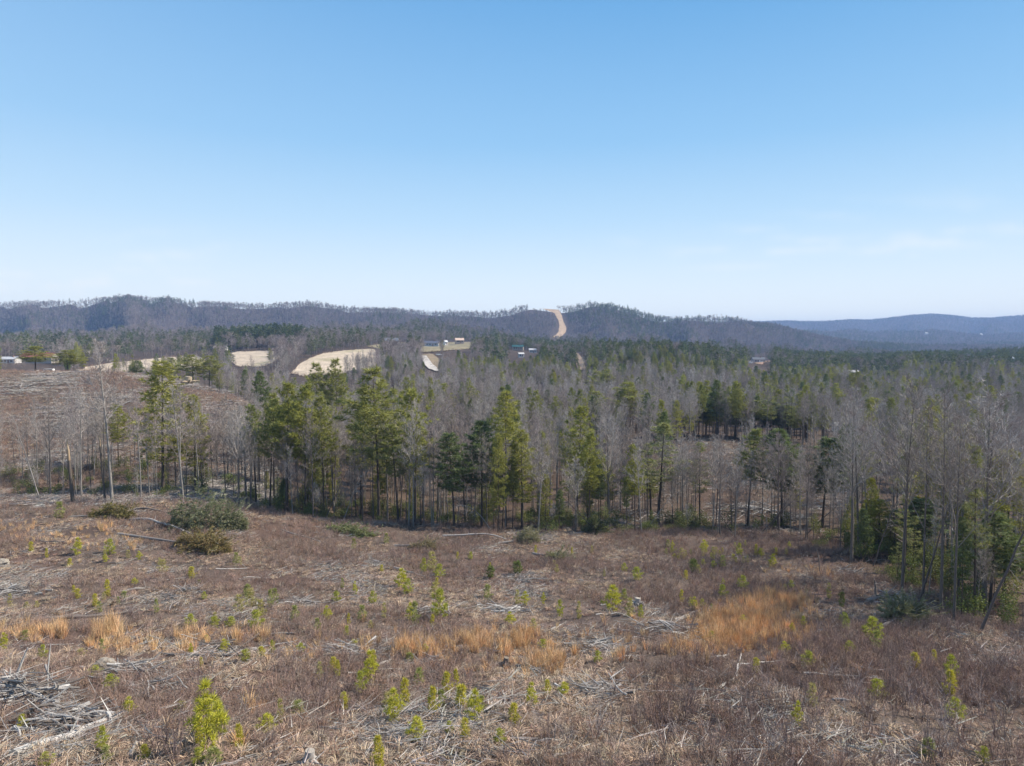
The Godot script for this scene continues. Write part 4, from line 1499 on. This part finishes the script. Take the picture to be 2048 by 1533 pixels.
	# stumps and boulders
	for t in [[1275, 1212, 0.5, "upturned grey stump in the brush right of centre"], [618, 1528, 0.32, "sawn grey stump at the bottom edge"], [1012, 1330, 0.3, "dark old stump below the middle orange grass"], [885, 1330, 0.25, "small dark stump below the left orange grass"], [376, 772, 2.0, "pale splintered root wad on the knoll's crest"], [1560, 1505, 0.2, "low grey stump in the lower right brush"]]:
		var at := on_ground(t[0], t[1])
		var o := thing("tree_stump", at, t[3], "stump")
		var col: Color = Color(0.66, 0.54, 0.38) if "pale" in t[3] else (GREYS[2] if "dark" in t[3] else GREYS[0])
		var s := Shape.new()
		s.smooth = true
		var r: float = t[2]
		s.tube(PackedVector3Array([Vector3(0, -0.1, 0), Vector3(0, r * 0.5, 0), Vector3(r * 0.1, r * 1.3, 0)]), PackedFloat32Array([r * 0.75, r * 0.5, r * 0.45]), 11, shade(col, 0.8), col, true)
		part("butt", s.mesh(wood), o)
		for i in 7:
			var q := Shape.new()
			q.smooth = true
			var az := TAU * i / 7.0 + rnd(-0.3, 0.3)
			var out := Vector3(cos(az), 0, sin(az))
			var up := rnd(0.5, 1.2) if "upturned" in t[3] or "pale" in t[3] else 0.05
			q.tube(PackedVector3Array([out * r * 0.35 + Vector3(0, r * 0.4, 0), out * r * 0.8 + Vector3(0, r * (0.15 + up * 0.6), 0), out * r * rnd(1.1, 1.6) + Vector3(0, r * (up - 0.12), 0)]), PackedFloat32Array([r * 0.22, r * 0.15, r * 0.05]), 6, col, shade(col, 0.85), true)
			part("root", q.mesh(wood), o)
	for t in [[208, 1334, 0.42, "pale rounded boulder beside the twisted branch pile"], [2, 1130, 0.6, "pale rock at the left edge of the slope"]]:
		var at := on_ground(t[0], t[1])
		var s := Shape.new()
		var rock := SphereMesh.new()
		rock.radial_segments = 20
		rock.rings = 12
		var arr := rock.get_mesh_arrays()
		var vv: PackedVector3Array = arr[Mesh.ARRAY_VERTEX]
		var ii: PackedInt32Array = arr[Mesh.ARRAY_INDEX]
		for i in ii.size() / 3:
			var p := []
			for j in 3:
				var q := vv[ii[i * 3 + j]] * 2.0
				q *= 1.0 + 0.35 * small.get_noise_3d(q.x * 1.6, q.y * 1.6, q.z * 1.6)
				p.append(Vector3(q.x * 1.2, q.y * 0.62, q.z * 0.9) * t[2] + Vector3(0, t[2] * 0.25, 0))
			s.tri(p[0], p[1], p[2], Color(0.46, 0.41, 0.34))
		var o := part("boulder", s.mesh(wood), self)
		o.position = at
		tag(o, t[3], "boulder")
	# lesser weathered poles strewn about
	for i in 120:
		var sx := rnd(10, 1750)
		var sy := rnd(1110, 1525) if R.randf() < 0.7 else rnd(1090, 1300)
		if sx > 1250.0 and sy > 1330.0 and R.randf() < 0.7:
			continue
		var a := on_ground(sx, sy)
		var zl := -a.z
		var l := rnd(0.8, 3.2) * F / zl
		var slope := rnd(-0.22, 0.22)
		var before := get_child_count()
		log_between([sx, sy], [sx + l, sy + l * slope * 0.6], rnd(0.025, 0.06), "x", 0.0)
		var o := get_child(before) as Node3D
		o.name = numbered("weathered_pole")
		enlist(o, "weathered grey pole", "weathered poles", nearest_mark(CLEARING_MARKS, sx, sy), "log")

func make_saplings() -> void:
	var kinds := []
	for k in 6:
		var a := Shape.new()
		var b := Shape.new()
		var leaf: Color = [Color(0.48, 0.465, 0.07), Color(0.40, 0.41, 0.08), Color(0.52, 0.47, 0.08), Color(0.31, 0.33, 0.12), Color(0.42, 0.38, 0.16), Color(0.15, 0.19, 0.06)][k]
		pine(1.5, [0.58, 0.7, 0.5, 0.62, 0.54, 0.6][k], 0.06, 0.2, 8, 0.21, 0.013, leaf, 0.35, a, b, 0.018, Color(0.18, 0.13, 0.09))
		kinds.append([a.mesh(wood), b.mesh(needle)])
	var spots := [
		120, 1036, 30, 155, 1110, 32, 93, 1118, 20, 62, 1105, 20, 220, 1110, 30, 209, 1122, 22, 256, 1117, 16, 278, 1120, 16, 325, 1147, 27, 383, 1157, 22, 473, 1127, 20, 20, 1216, 27, 190, 1214, 25, 215, 1197, 36, 248, 1202, 18, 155, 1197, 18,
		478, 1226, 35, 500, 1216, 38, 520, 1238, 38, 540, 1216, 34, 512, 1257, 34, 550, 1207, 28, 495, 1197, 26, 590, 1241, 28, 654, 1241, 27, 672, 1207, 22, 635, 1263, 25, 381, 1256, 26, 430, 1252, 26, 312, 1226, 26, 204, 1310, 30, 8, 1300, 32, 544, 1309, 27, 491, 1326, 26,
		402, 1336, 20, 639, 1362, 37, 676, 1354, 32, 220, 1381, 30, 190, 1353, 20, 258, 1430, 34, 364, 1429, 26, 415, 1500, 132, 398, 1490, 56, 436, 1478, 74, 560, 1449, 50, 534, 1466, 36, 594, 1429, 26, 205, 1500, 46, 212, 1526, 32, 290, 1526, 36, 45, 1461, 30, 478, 1501, 52, 690, 1421, 26, 396, 1531, 34, 428, 1533, 36, 90, 1533, 26,
		708, 1099, 20, 773, 1086, 18, 863, 1141, 36, 878, 1156, 26, 848, 1146, 28, 981, 1156, -26, 1035, 1151, -30, 915, 1121, 16, 803, 1176, 36, 815, 1187, 28, 710, 1191, 26, 672, 1205, 22, 685, 1176, 18, 745, 1210, 26, 870, 1196, 30, 880, 1237, 56, 830, 1252, 46, 820, 1242, 34, 865, 1257, 26, 768, 1237, 30, 725, 1242, 29, 654, 1244, 26, 697, 1252, 24,
		975, 1202, 30, 1035, 1209, 28, 1050, 1211, 26, 1087, 1209, 22, 1120, 1234, 32, 1158, 1238, 34, 1225, 1224, 50, 1260, 1234, 36, 1282, 1237, 26, 1248, 1202, 22, 1274, 1160, 24, 1020, 1252, 26, 740, 1367, 62, 721, 1384, 40, 837, 1370, 32, 810, 1417, 58, 788, 1447, 66, 777, 1430, 44, 893, 1388, 42, 912, 1380, 40, 865, 1429, 54, 882, 1422, 40, 923, 1418, 46, 949, 1444, 62, 930, 1478, 40, 964, 1426, 32,
		1063, 1418, 50, 1027, 1444, 36, 1128, 1392, 26, 1095, 1391, 30, 898, 1470, 26, 833, 1482, 46, 999, 1489, 30, 757, 1535, 62, 1033, 1459, 30, 687, 1410, 24, 667, 1346, 30,
		1387, 1145, -28, 1363, 1119, 22, 1408, 1104, 22, 1426, 1119, 24, 1479, 1112, 24, 1512, 1112, 22, 1546, 1134, 24, 1445, 1134, 22, 1486, 1179, 26, 1445, 1197, 26, 1389, 1220, 24, 1363, 1205, 24, 1658, 1197, 30, 1684, 1216, -34, 1744, 1283, 46, 1754, 1295, 32, 1692, 1261, 30, 1617, 1336, 32, 1512, 1347, 30, 1868, 1328, 27, 1830, 1339, 32, 1901, 1358, 46, 1901, 1392, 50, 1625, 1414, 46, 1856, 1523, 42, 1968, 1527, 32, 1759, 1508, 26, 1595, 1455, 50, 1569, 1309, 24, 1754, 1403, 42, 1909, 1440, 42]
	for i in range(0, spots.size(), 3):
		sapling(kinds, spots[i], spots[i + 1], absf(spots[i + 2]), spots[i + 2] < 0)
	for i in 95:
		var sx := rnd(20, 1720)
		var sy := rnd(1095, 1330)
		if R.randf() < 0.35:
			sx = rnd(1330, 1580)
			sy = rnd(1095, 1140)
		sapling(kinds, sx, sy, rnd(12, 24) * (0.6 + (sy - 1095) / 400.0), false)

func sapling(kinds: Array, sx: float, sy: float, px: float, dark: bool) -> void:
	var at := on_ground(sx, sy)
	var high: float = px * -at.z / F
	var k := 5 if dark else R.randi() % 5
	var wide := clampf(high / 1.5, 0.5, 2.0) * rnd(0.6, 1.35)
	if px > 50.0:
		k = R.randi() % 3
		wide = high / 1.5 * rnd(0.7, 1.0)
	var o := Node3D.new()
	o.name = numbered("pine_sapling")
	add_child(o, true)
	o.transform = upright(at, rnd(0, TAU), wide, high / 1.5)
	part("stem", kinds[k][0], o)
	part("needles", kinds[k][1], o)
	if px > 120.0:
		tag(o, "brightest and largest yellow green pine sapling in the foreground", "sapling")
		return
	var size := "low" if high < 0.9 else ("tall" if high > 1.7 else "waist high")
	enlist(o, "%s %s sapling" % [size, "dark green" if dark else ["yellow green", "olive green", "golden green", "soft green", "straw green"][k]], "pine saplings", nearest_mark(CLEARING_MARKS, sx, sy), "sapling")

func make_shrubs() -> void:
	var kinds := []
	for k in 5:
		var s := Shape.new()
		brush([16, 12, 20, 9, 14][k], [1.5, 1.9, 1.2, 2.4, 1.6][k], [0.5, 0.35, 0.7, 0.3, 0.55][k], 0.009, [Color(0.22, 0.155, 0.135), Color(0.18, 0.135, 0.13), Color(0.27, 0.17, 0.135), Color(0.15, 0.115, 0.11), Color(0.33, 0.285, 0.265)][k], s)
		kinds.append(s.mesh(stalk))
	var at_px := [[1790, 1335, 3], [1650, 1325, 1], [1630, 1300, 1], [640, 1420, 1], [640, 1500, 3], [330, 1520, 3], [350, 1530, 1], [85, 1190, 2], [130, 1190, 0], [1645, 1150, 1], [1245, 1340, 3], [1280, 1400, 1], [1300, 1450, 3], [1190, 1480, 4], [1130, 1500, 4], [1095, 1170, 2], [1060, 1190, 0], [1380, 1450, 1], [1330, 1520, 3], [1480, 1490, 3], [1620, 1480, 1], [1640, 1440, 1], [1710, 1520, 3], [1860, 1440, 1], [1960, 1400, 3], [1990, 1480, 1], [1810, 1430, 3], [860, 1530, 1], [1030, 1090, 2], [1000, 1095, 2]]
	for i in 150:
		var sx := rnd(0, 2048)
		var sy := rnd(1120, 1533)
		if R.randf() < 0.5:
			sx = rnd(1180, 2048)
			sy = rnd(1340, 1533)
		at_px.append([sx, sy, R.randi() % 5])
	for t in at_px:
		var at := on_ground(t[0], t[1])
		var o := part("bare_shrub", kinds[t[2]], self)
		var z := rnd(0.7, 1.1)
		o.transform = upright(at, rnd(0, TAU), z, z)
		enlist(o, "%s leafless shrub" % ["spreading brown", "slim dark", "low rusty", "tall whippy dark", "pale grey"][t[2]], "leafless shrubs", nearest_mark(CLEARING_MARKS, t[0], t[1]), "shrub")

func make_ground_cover() -> void:
	var weeds := []
	var straw := []
	var sedge := []
	var sticks := []
	for k in 4:
		var s := Shape.new()
		brush(13, [0.85, 0.7, 1.0, 0.6][k], [0.6, 0.9, 0.45, 1.1][k], 0.0085, [Color(0.29, 0.20, 0.16), Color(0.31, 0.205, 0.15), Color(0.26, 0.195, 0.17), Color(0.37, 0.305, 0.255)][k], s)
		weeds.append(s.mesh(stalk))
		var g := Shape.new()
		tuft(22, [0.45, 0.35, 0.55, 0.3][k], 1.5, 0.011, 1.0, [Color(0.45, 0.335, 0.245), Color(0.37, 0.265, 0.20), Color(0.50, 0.39, 0.285), Color(0.34, 0.235, 0.18)][k], g)
		straw.append(g.mesh(stalk))
		var b := Shape.new()
		tuft(32, [1.05, 0.9, 1.2, 0.8][k], 0.3, 0.009, 0.25, [Color(0.73, 0.46, 0.235), Color(0.69, 0.455, 0.255), Color(0.74, 0.50, 0.28), Color(0.70, 0.51, 0.32)][k], b)
		sedge.append(b.mesh(stalk))
		var t := Shape.new()
		for i in 9:
			var az := rnd(-0.8, 0.8)
			var o := Vector3(cos(az), rnd(-0.05, 0.16), sin(az))
			var at := Vector3(rnd(-0.7, 0.7), rnd(0.02, 0.12), rnd(-0.7, 0.7))
			t.tube(PackedVector3Array([at, at + o * rnd(0.2, 0.9)]), PackedFloat32Array([rnd(0.008, 0.02), 0.006]), 3, GREYS[R.randi() % 4], GREYS[R.randi() % 3])
		sticks.append(t.mesh(wood))
	var sets := {"weeds": [[], [], [], [], [], [], [], []], "straw": [[], [], [], [], [], [], [], []], "sedge": [[], [], [], [], [], [], [], []], "sticks": [[], [], [], [], [], [], [], []]}
	var put := func(key: String, at: Vector3, z: float, high: float, tone: float) -> void:
		var k := R.randi() % 4
		sets[key][k].append(upright(at, R.randf() * TAU, z, high))
		sets[key][k + 4].append(Color(tone * R.randf_range(0.92, 1.08), tone, tone * R.randf_range(0.92, 1.06)))
	# the near clearing
	for i in 92000:
		var d := 13.0 + 95.0 * pow(R.randf(), 0.78)
		var x := rnd(-0.86, 0.86) * d
		var sx := column(x, d)
		if d > line_at(TREELINE, sx) + 10.0:
			continue
		var at := Vector3(x, ground_at(x, -d), -d)
		var n := mid.get_noise_2d(x * 0.55 + 20.0, d * 0.55)
		var n2 := mid.get_noise_2d(x * 0.9 - 70.0, d * 0.9)
		if mid.get_noise_2d(x * 0.42 + 130.0, d * 0.7) > 0.2 and R.randf() < 0.72:
			continue
		var right := smoothstep(-4.0, 9.0, x + (26.0 - d) * 0.35 + n * 8.0)   # the brushier lower right
		var far := smoothstep(60.0, 85.0, d)
		var brushy := clampf(0.42 + right * 0.42 + far * 0.28 + n * 1.7, 0.06, 0.95)
		if R.randf() < brushy:
			if R.randf() < 0.8:
				put.call("weeds", at, rnd(0.6, 1.2), rnd(0.5, 1.15) * (1.0 if right > 0.4 or far > 0.4 else 0.75), rnd(0.6, 1.25))
		else:
			if R.randf() < 0.05 + maxf(0.0, n2) * 0.9:
				put.call("sticks", at, rnd(0.6, 1.4), rnd(0.6, 1.5), rnd(0.75, 1.2))
			elif R.randf() < 0.8:
				put.call("straw", at, rnd(0.6, 1.4), rnd(0.5, 1.1), rnd(0.7, 1.2))
	# forest floor near the edge, and the logged knoll
	for i in 34000:
		var d2 := rnd(96, 212)
		var x2 := rnd(-0.82, 0.82 if i % 3 == 0 else -0.32) * d2
		var sx2 := column(x2, d2)
		var at2 := Vector3(x2, ground_at(x2, -d2), -d2)
		var knoll := sx2 < 540.0
		if not knoll and not (sx2 > 820.0 and sx2 < 940.0 and d2 < 170.0) and not (sx2 > 1120.0 and sx2 < 1700.0 and d2 < 190.0):
			continue
		var q := R.randf() + mid.get_noise_2d(x2 * 0.3, d2 * 0.3) * 0.8
		if q < 0.42:
			put.call("weeds", at2, rnd(0.9, 1.7), rnd(0.6, 1.3), rnd(0.8, 1.3))
		elif q < 0.8:
			put.call("straw", at2, rnd(1.2, 2.4), rnd(0.7, 1.4), rnd(0.7, 1.15))
		else:
			put.call("sticks", at2, rnd(1.6, 3.6), rnd(1.2, 2.8), rnd(0.85, 1.35))
	# rough weeds along the edges of the fields
	for f in fields:
		if f[2].size() < 8:
			continue
		for i in f[2].size() * 5:
			var k := R.randi() % int(f[2].size())
			var sx5 := lerpf(f[0], f[1], float(k) / (f[2].size() - 1)) + rnd(-2.0, 2.0)
			var d5: float = (f[2][k] if R.randf() < 0.6 else f[3][k]) + R.randfn() * 2.5
			var x5 := (sx5 - CX) / F * d5
			put.call("weeds" if R.randf() < 0.6 else "straw", Vector3(x5, ground_at(x5, -d5), -d5), rnd(1.8, 4.2), rnd(1.2, 3.0), rnd(0.6, 1.1))
	# broomsedge: photo x, y, half width, half height, how many, tallness
	for p in [[1545, 1208, 62, 14, 420, 1.1], [1500, 1235, 60, 18, 420, 1.1], [1480, 1272, 72, 24, 560, 1.0], [1432, 1252, 26, 16, 150, 1.1], [1390, 1302, 60, 14, 150, 0.8], [1590, 1260, 60, 40, 90, 0.8],
		[815, 1302, 22, 12, 70, 1.0], [858, 1306, 42, 14, 130, 0.95], [945, 1292, 32, 14, 120, 1.0], [1015, 1302, 22, 14, 60, 1.0], [1048, 1282, 22, 10, 90, 1.05], [1105, 1330, 38, 22, 130, 0.95], [1085, 1300, 60, 30, 60, 0.7], [960, 1340, 90, 20, 50, 0.6],
		[124, 1275, 7, 8, 24, 1.5], [97, 1272, 9, 8, 22, 1.1], [200, 1272, 14, 10, 40, 1.3], [228, 1270, 14, 10, 56, 1.35], [60, 1268, 60, 14, 110, 0.8], [235, 1295, 60, 16, 110, 0.7], [368, 1282, 14, 8, 30, 1.0], [402, 1286, 12, 8, 26, 1.0], [440, 1275, 60, 14, 70, 0.7], [520, 1278, 14, 8, 24, 1.0], [475, 1284, 10, 8, 18, 1.0], [372, 1306, 12, 6, 18, 1.0],
		[40, 1060, 60, 18, 90, 0.7], [160, 1080, 90, 24, 110, 0.75], [205, 1058, 12, 12, 30, 1.0], [260, 1085, 16, 14, 36, 1.0], [735, 1290, 30, 20, 40, 0.9], [610, 1300, 70, 20, 60, 0.6], [1210, 1280, 60, 30, 40, 0.7], [1290, 1270, 30, 20, 24, 0.8], [1700, 1300, 120, 40, 40, 0.5], [507, 1420, 10, 10, 10, 0.9], [480, 1490, 14, 14, 10, 0.7], [1240, 1320, 12, 16, 16, 0.9], [1610, 1150, 60, 14, 26, 0.8], [950, 1270, 90, 12, 40, 0.6]]:
		for i in int(p[4] * (0.75 if p[0] > 1300.0 else 0.58)):
			var a := on_ground(p[0] + R.randfn() * p[2] * 0.66, p[1] + R.randfn() * p[3] * 0.66)
			put.call("sedge", a, rnd(0.5, 1.1), rnd(0.4, 1.2) * p[5], rnd(0.65, 1.2))
			if R.randf() < 0.25:
				put.call("weeds", a + Vector3(rnd(-0.4, 0.4), 0, rnd(-0.4, 0.4)), rnd(0.5, 0.9), rnd(0.5, 0.9), rnd(0.7, 1.2))
	for e in [["brush", "weeds", weeds, "thin brown leafless weeds and briars covering the clearing"], ["dry_grass", "straw", straw, "flattened straw coloured grass and litter over the clearing"], ["broomsedge_grass", "sedge", sedge, "upright orange broomsedge grass in drifts across the clearing"], ["stick_litter", "sticks", sticks, "grey broken sticks littering the clearing"]]:
		var o := thing(e[0], Vector3.ZERO, e[3], "ground cover")
		o.set_meta("kind", "stuff")
		for k in 4:
			scatter(["weeds", "grass", "grass", "sticks"][["weeds", "straw", "sedge", "sticks"].find(e[1])], e[2][k], sets[e[1]][k], sets[e[1]][k + 4], o)
	print("cover: ", sets.weeds[0].size() * 4, " ", sets.straw[0].size() * 4, " ", sets.sedge[0].size() * 4, " ", sets.sticks[0].size() * 4)

# ---------------------------------------------------------------- houses and cars
func house(sx: float, d: float, long: float, deep: float, wall_high: float, roof_high: float, wall_col: Color, roof_col: Color, turn: float, label: String, category := "house", lift := 0.0, windows := 4) -> void:
	var at := standing(sx, d)
	at.y += lift
	var o := thing("house" if category == "house" else category.replace(" ", "_"), at, label, category)
	o.rotation.y = turn
	var w := Shape.new()
	w.box(Vector3(0, wall_high * 0.5 - 0.6, 0), Vector3(long, wall_high + 1.2, deep), wall_col)
	for e in [-1.0, 1.0]:   # gables
		var x: float = e * long * 0.5
		w.tri(Vector3(x, wall_high, deep * 0.5), Vector3(x, wall_high + roof_high, 0), Vector3(x, wall_high, -deep * 0.5), wall_col)
	part("wall", w.mesh(painted), o)
	var r := Shape.new()
	var lx := long * 0.5 + 0.4
	var dz := deep * 0.5 + 0.45
	var drop := roof_high * 0.45 / (deep * 0.5)
	for e in [-1.0, 1.0]:
		for off in [0.05, 0.22]:
			r.quad(Vector3(-lx, wall_high - drop + off, e * dz), Vector3(-lx, wall_high + roof_high + off, 0), Vector3(lx, wall_high + roof_high + off, 0), Vector3(lx, wall_high - drop + off, e * dz), roof_col)
		r.quad(Vector3(-lx, wall_high - drop + 0.05, e * dz), Vector3(-lx, wall_high - drop + 0.22, e * dz), Vector3(lx, wall_high - drop + 0.22, e * dz), Vector3(lx, wall_high - drop + 0.05, e * dz), shade(roof_col, 1.2))
	var roof := part("roof", r.mesh(painted), o)
	if category == "house":
		var c := Shape.new()
		c.box(Vector3(long * 0.22, wall_high + roof_high + 0.2, 0.3), Vector3(0.7, 1.5, 0.7), Color(0.3, 0.17, 0.12))
		part("chimney", c.mesh(painted), roof)
	for k in windows:
		var x2 := lerpf(-long * 0.4, long * 0.4, (k + 0.5) / windows)
		var pane := Shape.new()
		if k == windows / 2:
			pane.box(Vector3(0, 0, 0), Vector3(1.0, 2.0, 0.12), Color(0.22, 0.12, 0.09))
			var door := part("door", pane.mesh(painted), o)
			door.position = Vector3(x2, 1.0, deep * 0.5 + 0.02)
			continue
		pane.box(Vector3(0, 0, 0), Vector3(1.3, 1.2, 0.1), Color.WHITE)
		var win := part("window", pane.mesh(window_glass), o)
		win.position = Vector3(x2, wall_high * 0.55, deep * 0.5 + 0.02)

func car(sx: float, d: float, turn: float, col: Color, tall: float, label: String, category: String) -> void:
	var at := standing(sx, d)
	var o := thing("parked_car" if category == "car" else "parked_van", at, label, category)
	o.rotation.y = turn
	var b := Shape.new()
	b.box(Vector3(0, 0.62, 0), Vector3(4.5, 0.62, 1.75), col)
	b.box(Vector3(-0.3 if tall < 1.0 else -0.5, 0.93 + tall * 0.5, 0), Vector3(2.5 if tall < 1.0 else 3.4, tall, 1.6), col)
	part("body", b.mesh(painted), o)
	var g := Shape.new()
	g.box(Vector3(-0.3, 1.0 + tall * 0.45, 0), Vector3(2.2, tall * 0.5, 1.64), Color.WHITE)
	part("window", g.mesh(window_glass), o)
	for x in [-1.4, 1.4]:
		for z in [-0.8, 0.8]:
			var s := Shape.new()
			s.smooth = true
			s.tube(PackedVector3Array([Vector3(x, 0.33, z - 0.11), Vector3(x, 0.33, z + 0.11)]), PackedFloat32Array([0.33, 0.33]), 12, Color(0.03, 0.03, 0.03), Color(0.03, 0.03, 0.03), true)
			part("wheel", s.mesh(painted), o)

func make_houses() -> void:
	var white := Color(0.78, 0.77, 0.75)
	var tan := Color(0.55, 0.47, 0.37)
	var slate := Color(0.12, 0.13, 0.15)
	house(567, 1480, 11, 8, 4.0, 4.0, white, Color(0.5, 0.5, 0.5), 0.9, "white gabled house high on the left ridge", "house", 6.0)
	house(72, 450, 19, 9, 3.0, 2.6, Color(0.42, 0.38, 0.34), Color(0.22, 0.09, 0.07), 0.1, "long house with a red roof behind the knoll", "house", 1.0)
	house(12, 440, 10, 7, 2.4, 1.4, Color(0.5, 0.49, 0.47), Color(0.42, 0.43, 0.45), 0.05, "low white building at the left edge behind the knoll")
	house(437, 640, 11, 7, 2.8, 1.8, white, Color(0.38, 0.36, 0.35), 0.05, "low white house left of the pine stand")
	house(781, 712, 14, 9, 3.0, 2.8, Color(0.3, 0.3, 0.31), slate, 0.25, "dark roofed house above the large mown field", "house", 1.0)
	house(862, 690, 14, 8, 2.8, 2.0, Color(0.38, 0.41, 0.46), Color(0.1, 0.11, 0.15), 0.06, "bluish house with white trim on the rise", "house", 1.0)
	house(890, 730, 3.5, 3.5, 3.2, 1.4, Color(0.6, 0.6, 0.6), Color(0.55, 0.55, 0.55), 0.7, "small white shed above the bluish house", "shed", 1.0, 2)
	house(918, 745, 9, 7, 3.0, 2.2, Color(0.45, 0.36, 0.3), Color(0.55, 0.42, 0.34), 0.2, "tan house highest on the rise", "house", 1.5)
	house(1036, 752, 12, 7, 2.8, 2.0, shade(tan, 0.7), Color(0.035, 0.10, 0.105), -0.1, "house with a teal roof right of the rise", "house", 1.5)
	house(1066, 740, 8, 6, 2.8, 1.6, white, Color(0.45, 0.45, 0.46), 0.0, "small grey house right of the teal roof")
	house(1042, 640, 5, 3.5, 2.4, 1.1, Color(0.5, 0.5, 0.5), Color(0.5, 0.5, 0.5), 0.3, "small white outbuilding below the teal roof", "shed", 1.0, 2)
	house(1131, 488, 5.5, 3, 2.4, 0.5, white, white, 0.05, "small white trailer in the valley wood", "trailer", 0.8, 2)
	house(1520, 684, 12, 7, 3.0, 2.0, Color(0.4, 0.4, 0.42), slate, 0.05, "dark roofed house behind the red yard", "house", 1.0)
	house(1711, 566, 9, 6, 2.6, 1.4, Color(0.4, 0.4, 0.41), Color(0.42, 0.42, 0.43), 0.05, "long house with a pale roof in the right valley", "house", 1.0)
	house(1940, 812, 14, 8, 2.6, 1.5, Color(0.42, 0.40, 0.37), Color(0.44, 0.43, 0.40), 0.1, "long pale roofed building left on the far right rise", "house", 1.5)
	house(1970, 820, 12, 8, 2.6, 1.5, Color(0.45, 0.45, 0.45), Color(0.46, 0.47, 0.48), 0.1, "long pale roofed building right on the far right rise", "house", 1.5)
	house(2025, 815, 10, 7, 2.6, 1.5, Color(0.42, 0.42, 0.43), Color(0.5, 0.52, 0.55), -0.1, "grey roofed house at the right edge rise", "house", 1.5)
	house(1691, 236, 4.6, 3.0, 2.3, 0.7, white, Color(0.6, 0.6, 0.6), 0.1, "white shed glimpsed through the trees right of centre", "shed", 0.0, 2)
	house(1766, 228, 4.0, 3.0, 2.3, 0.7, white, Color(0.6, 0.6, 0.6), -0.2, "small white shed glimpsed through the right wood", "shed", 0.0, 2)
	house(1968, 3250, 12, 8, 5, 4, Color(0.5, 0.5, 0.5), Color(0.5, 0.5, 0.5), 0.3, "white house on the distant blue hills", "house", 12.0)
	house(1858, 3000, 13, 8, 5, 4, Color(0.5, 0.5, 0.48), Color(0.45, 0.45, 0.45), 0.1, "pale house on the low distant hills", "house", 14.0)
	car(92, 216, 0.25, white, 0.62, "white car parked on the knoll between two pines", "car")
	car(60, 226, -0.1, white, 0.62, "white car behind the round yellow green pine", "car")
	car(146, 228, 0.4, white, 0.62, "white car right of the broad dark pine", "car")
	car(1507, 655, 0.2, white, 1.3, "white van on the left of the red yard", "van")
	car(1528, 650, -0.3, white, 1.3, "white van on the right of the red yard", "van")
	car(112, 300, 0.1, Color(0.12, 0.12, 0.13), 0.62, "dark car below the knoll behind the pines", "car")
	car(876, 560, 0.3, Color(0.7, 0.7, 0.68), 0.62, "pale car at the foot of the driveway", "car")
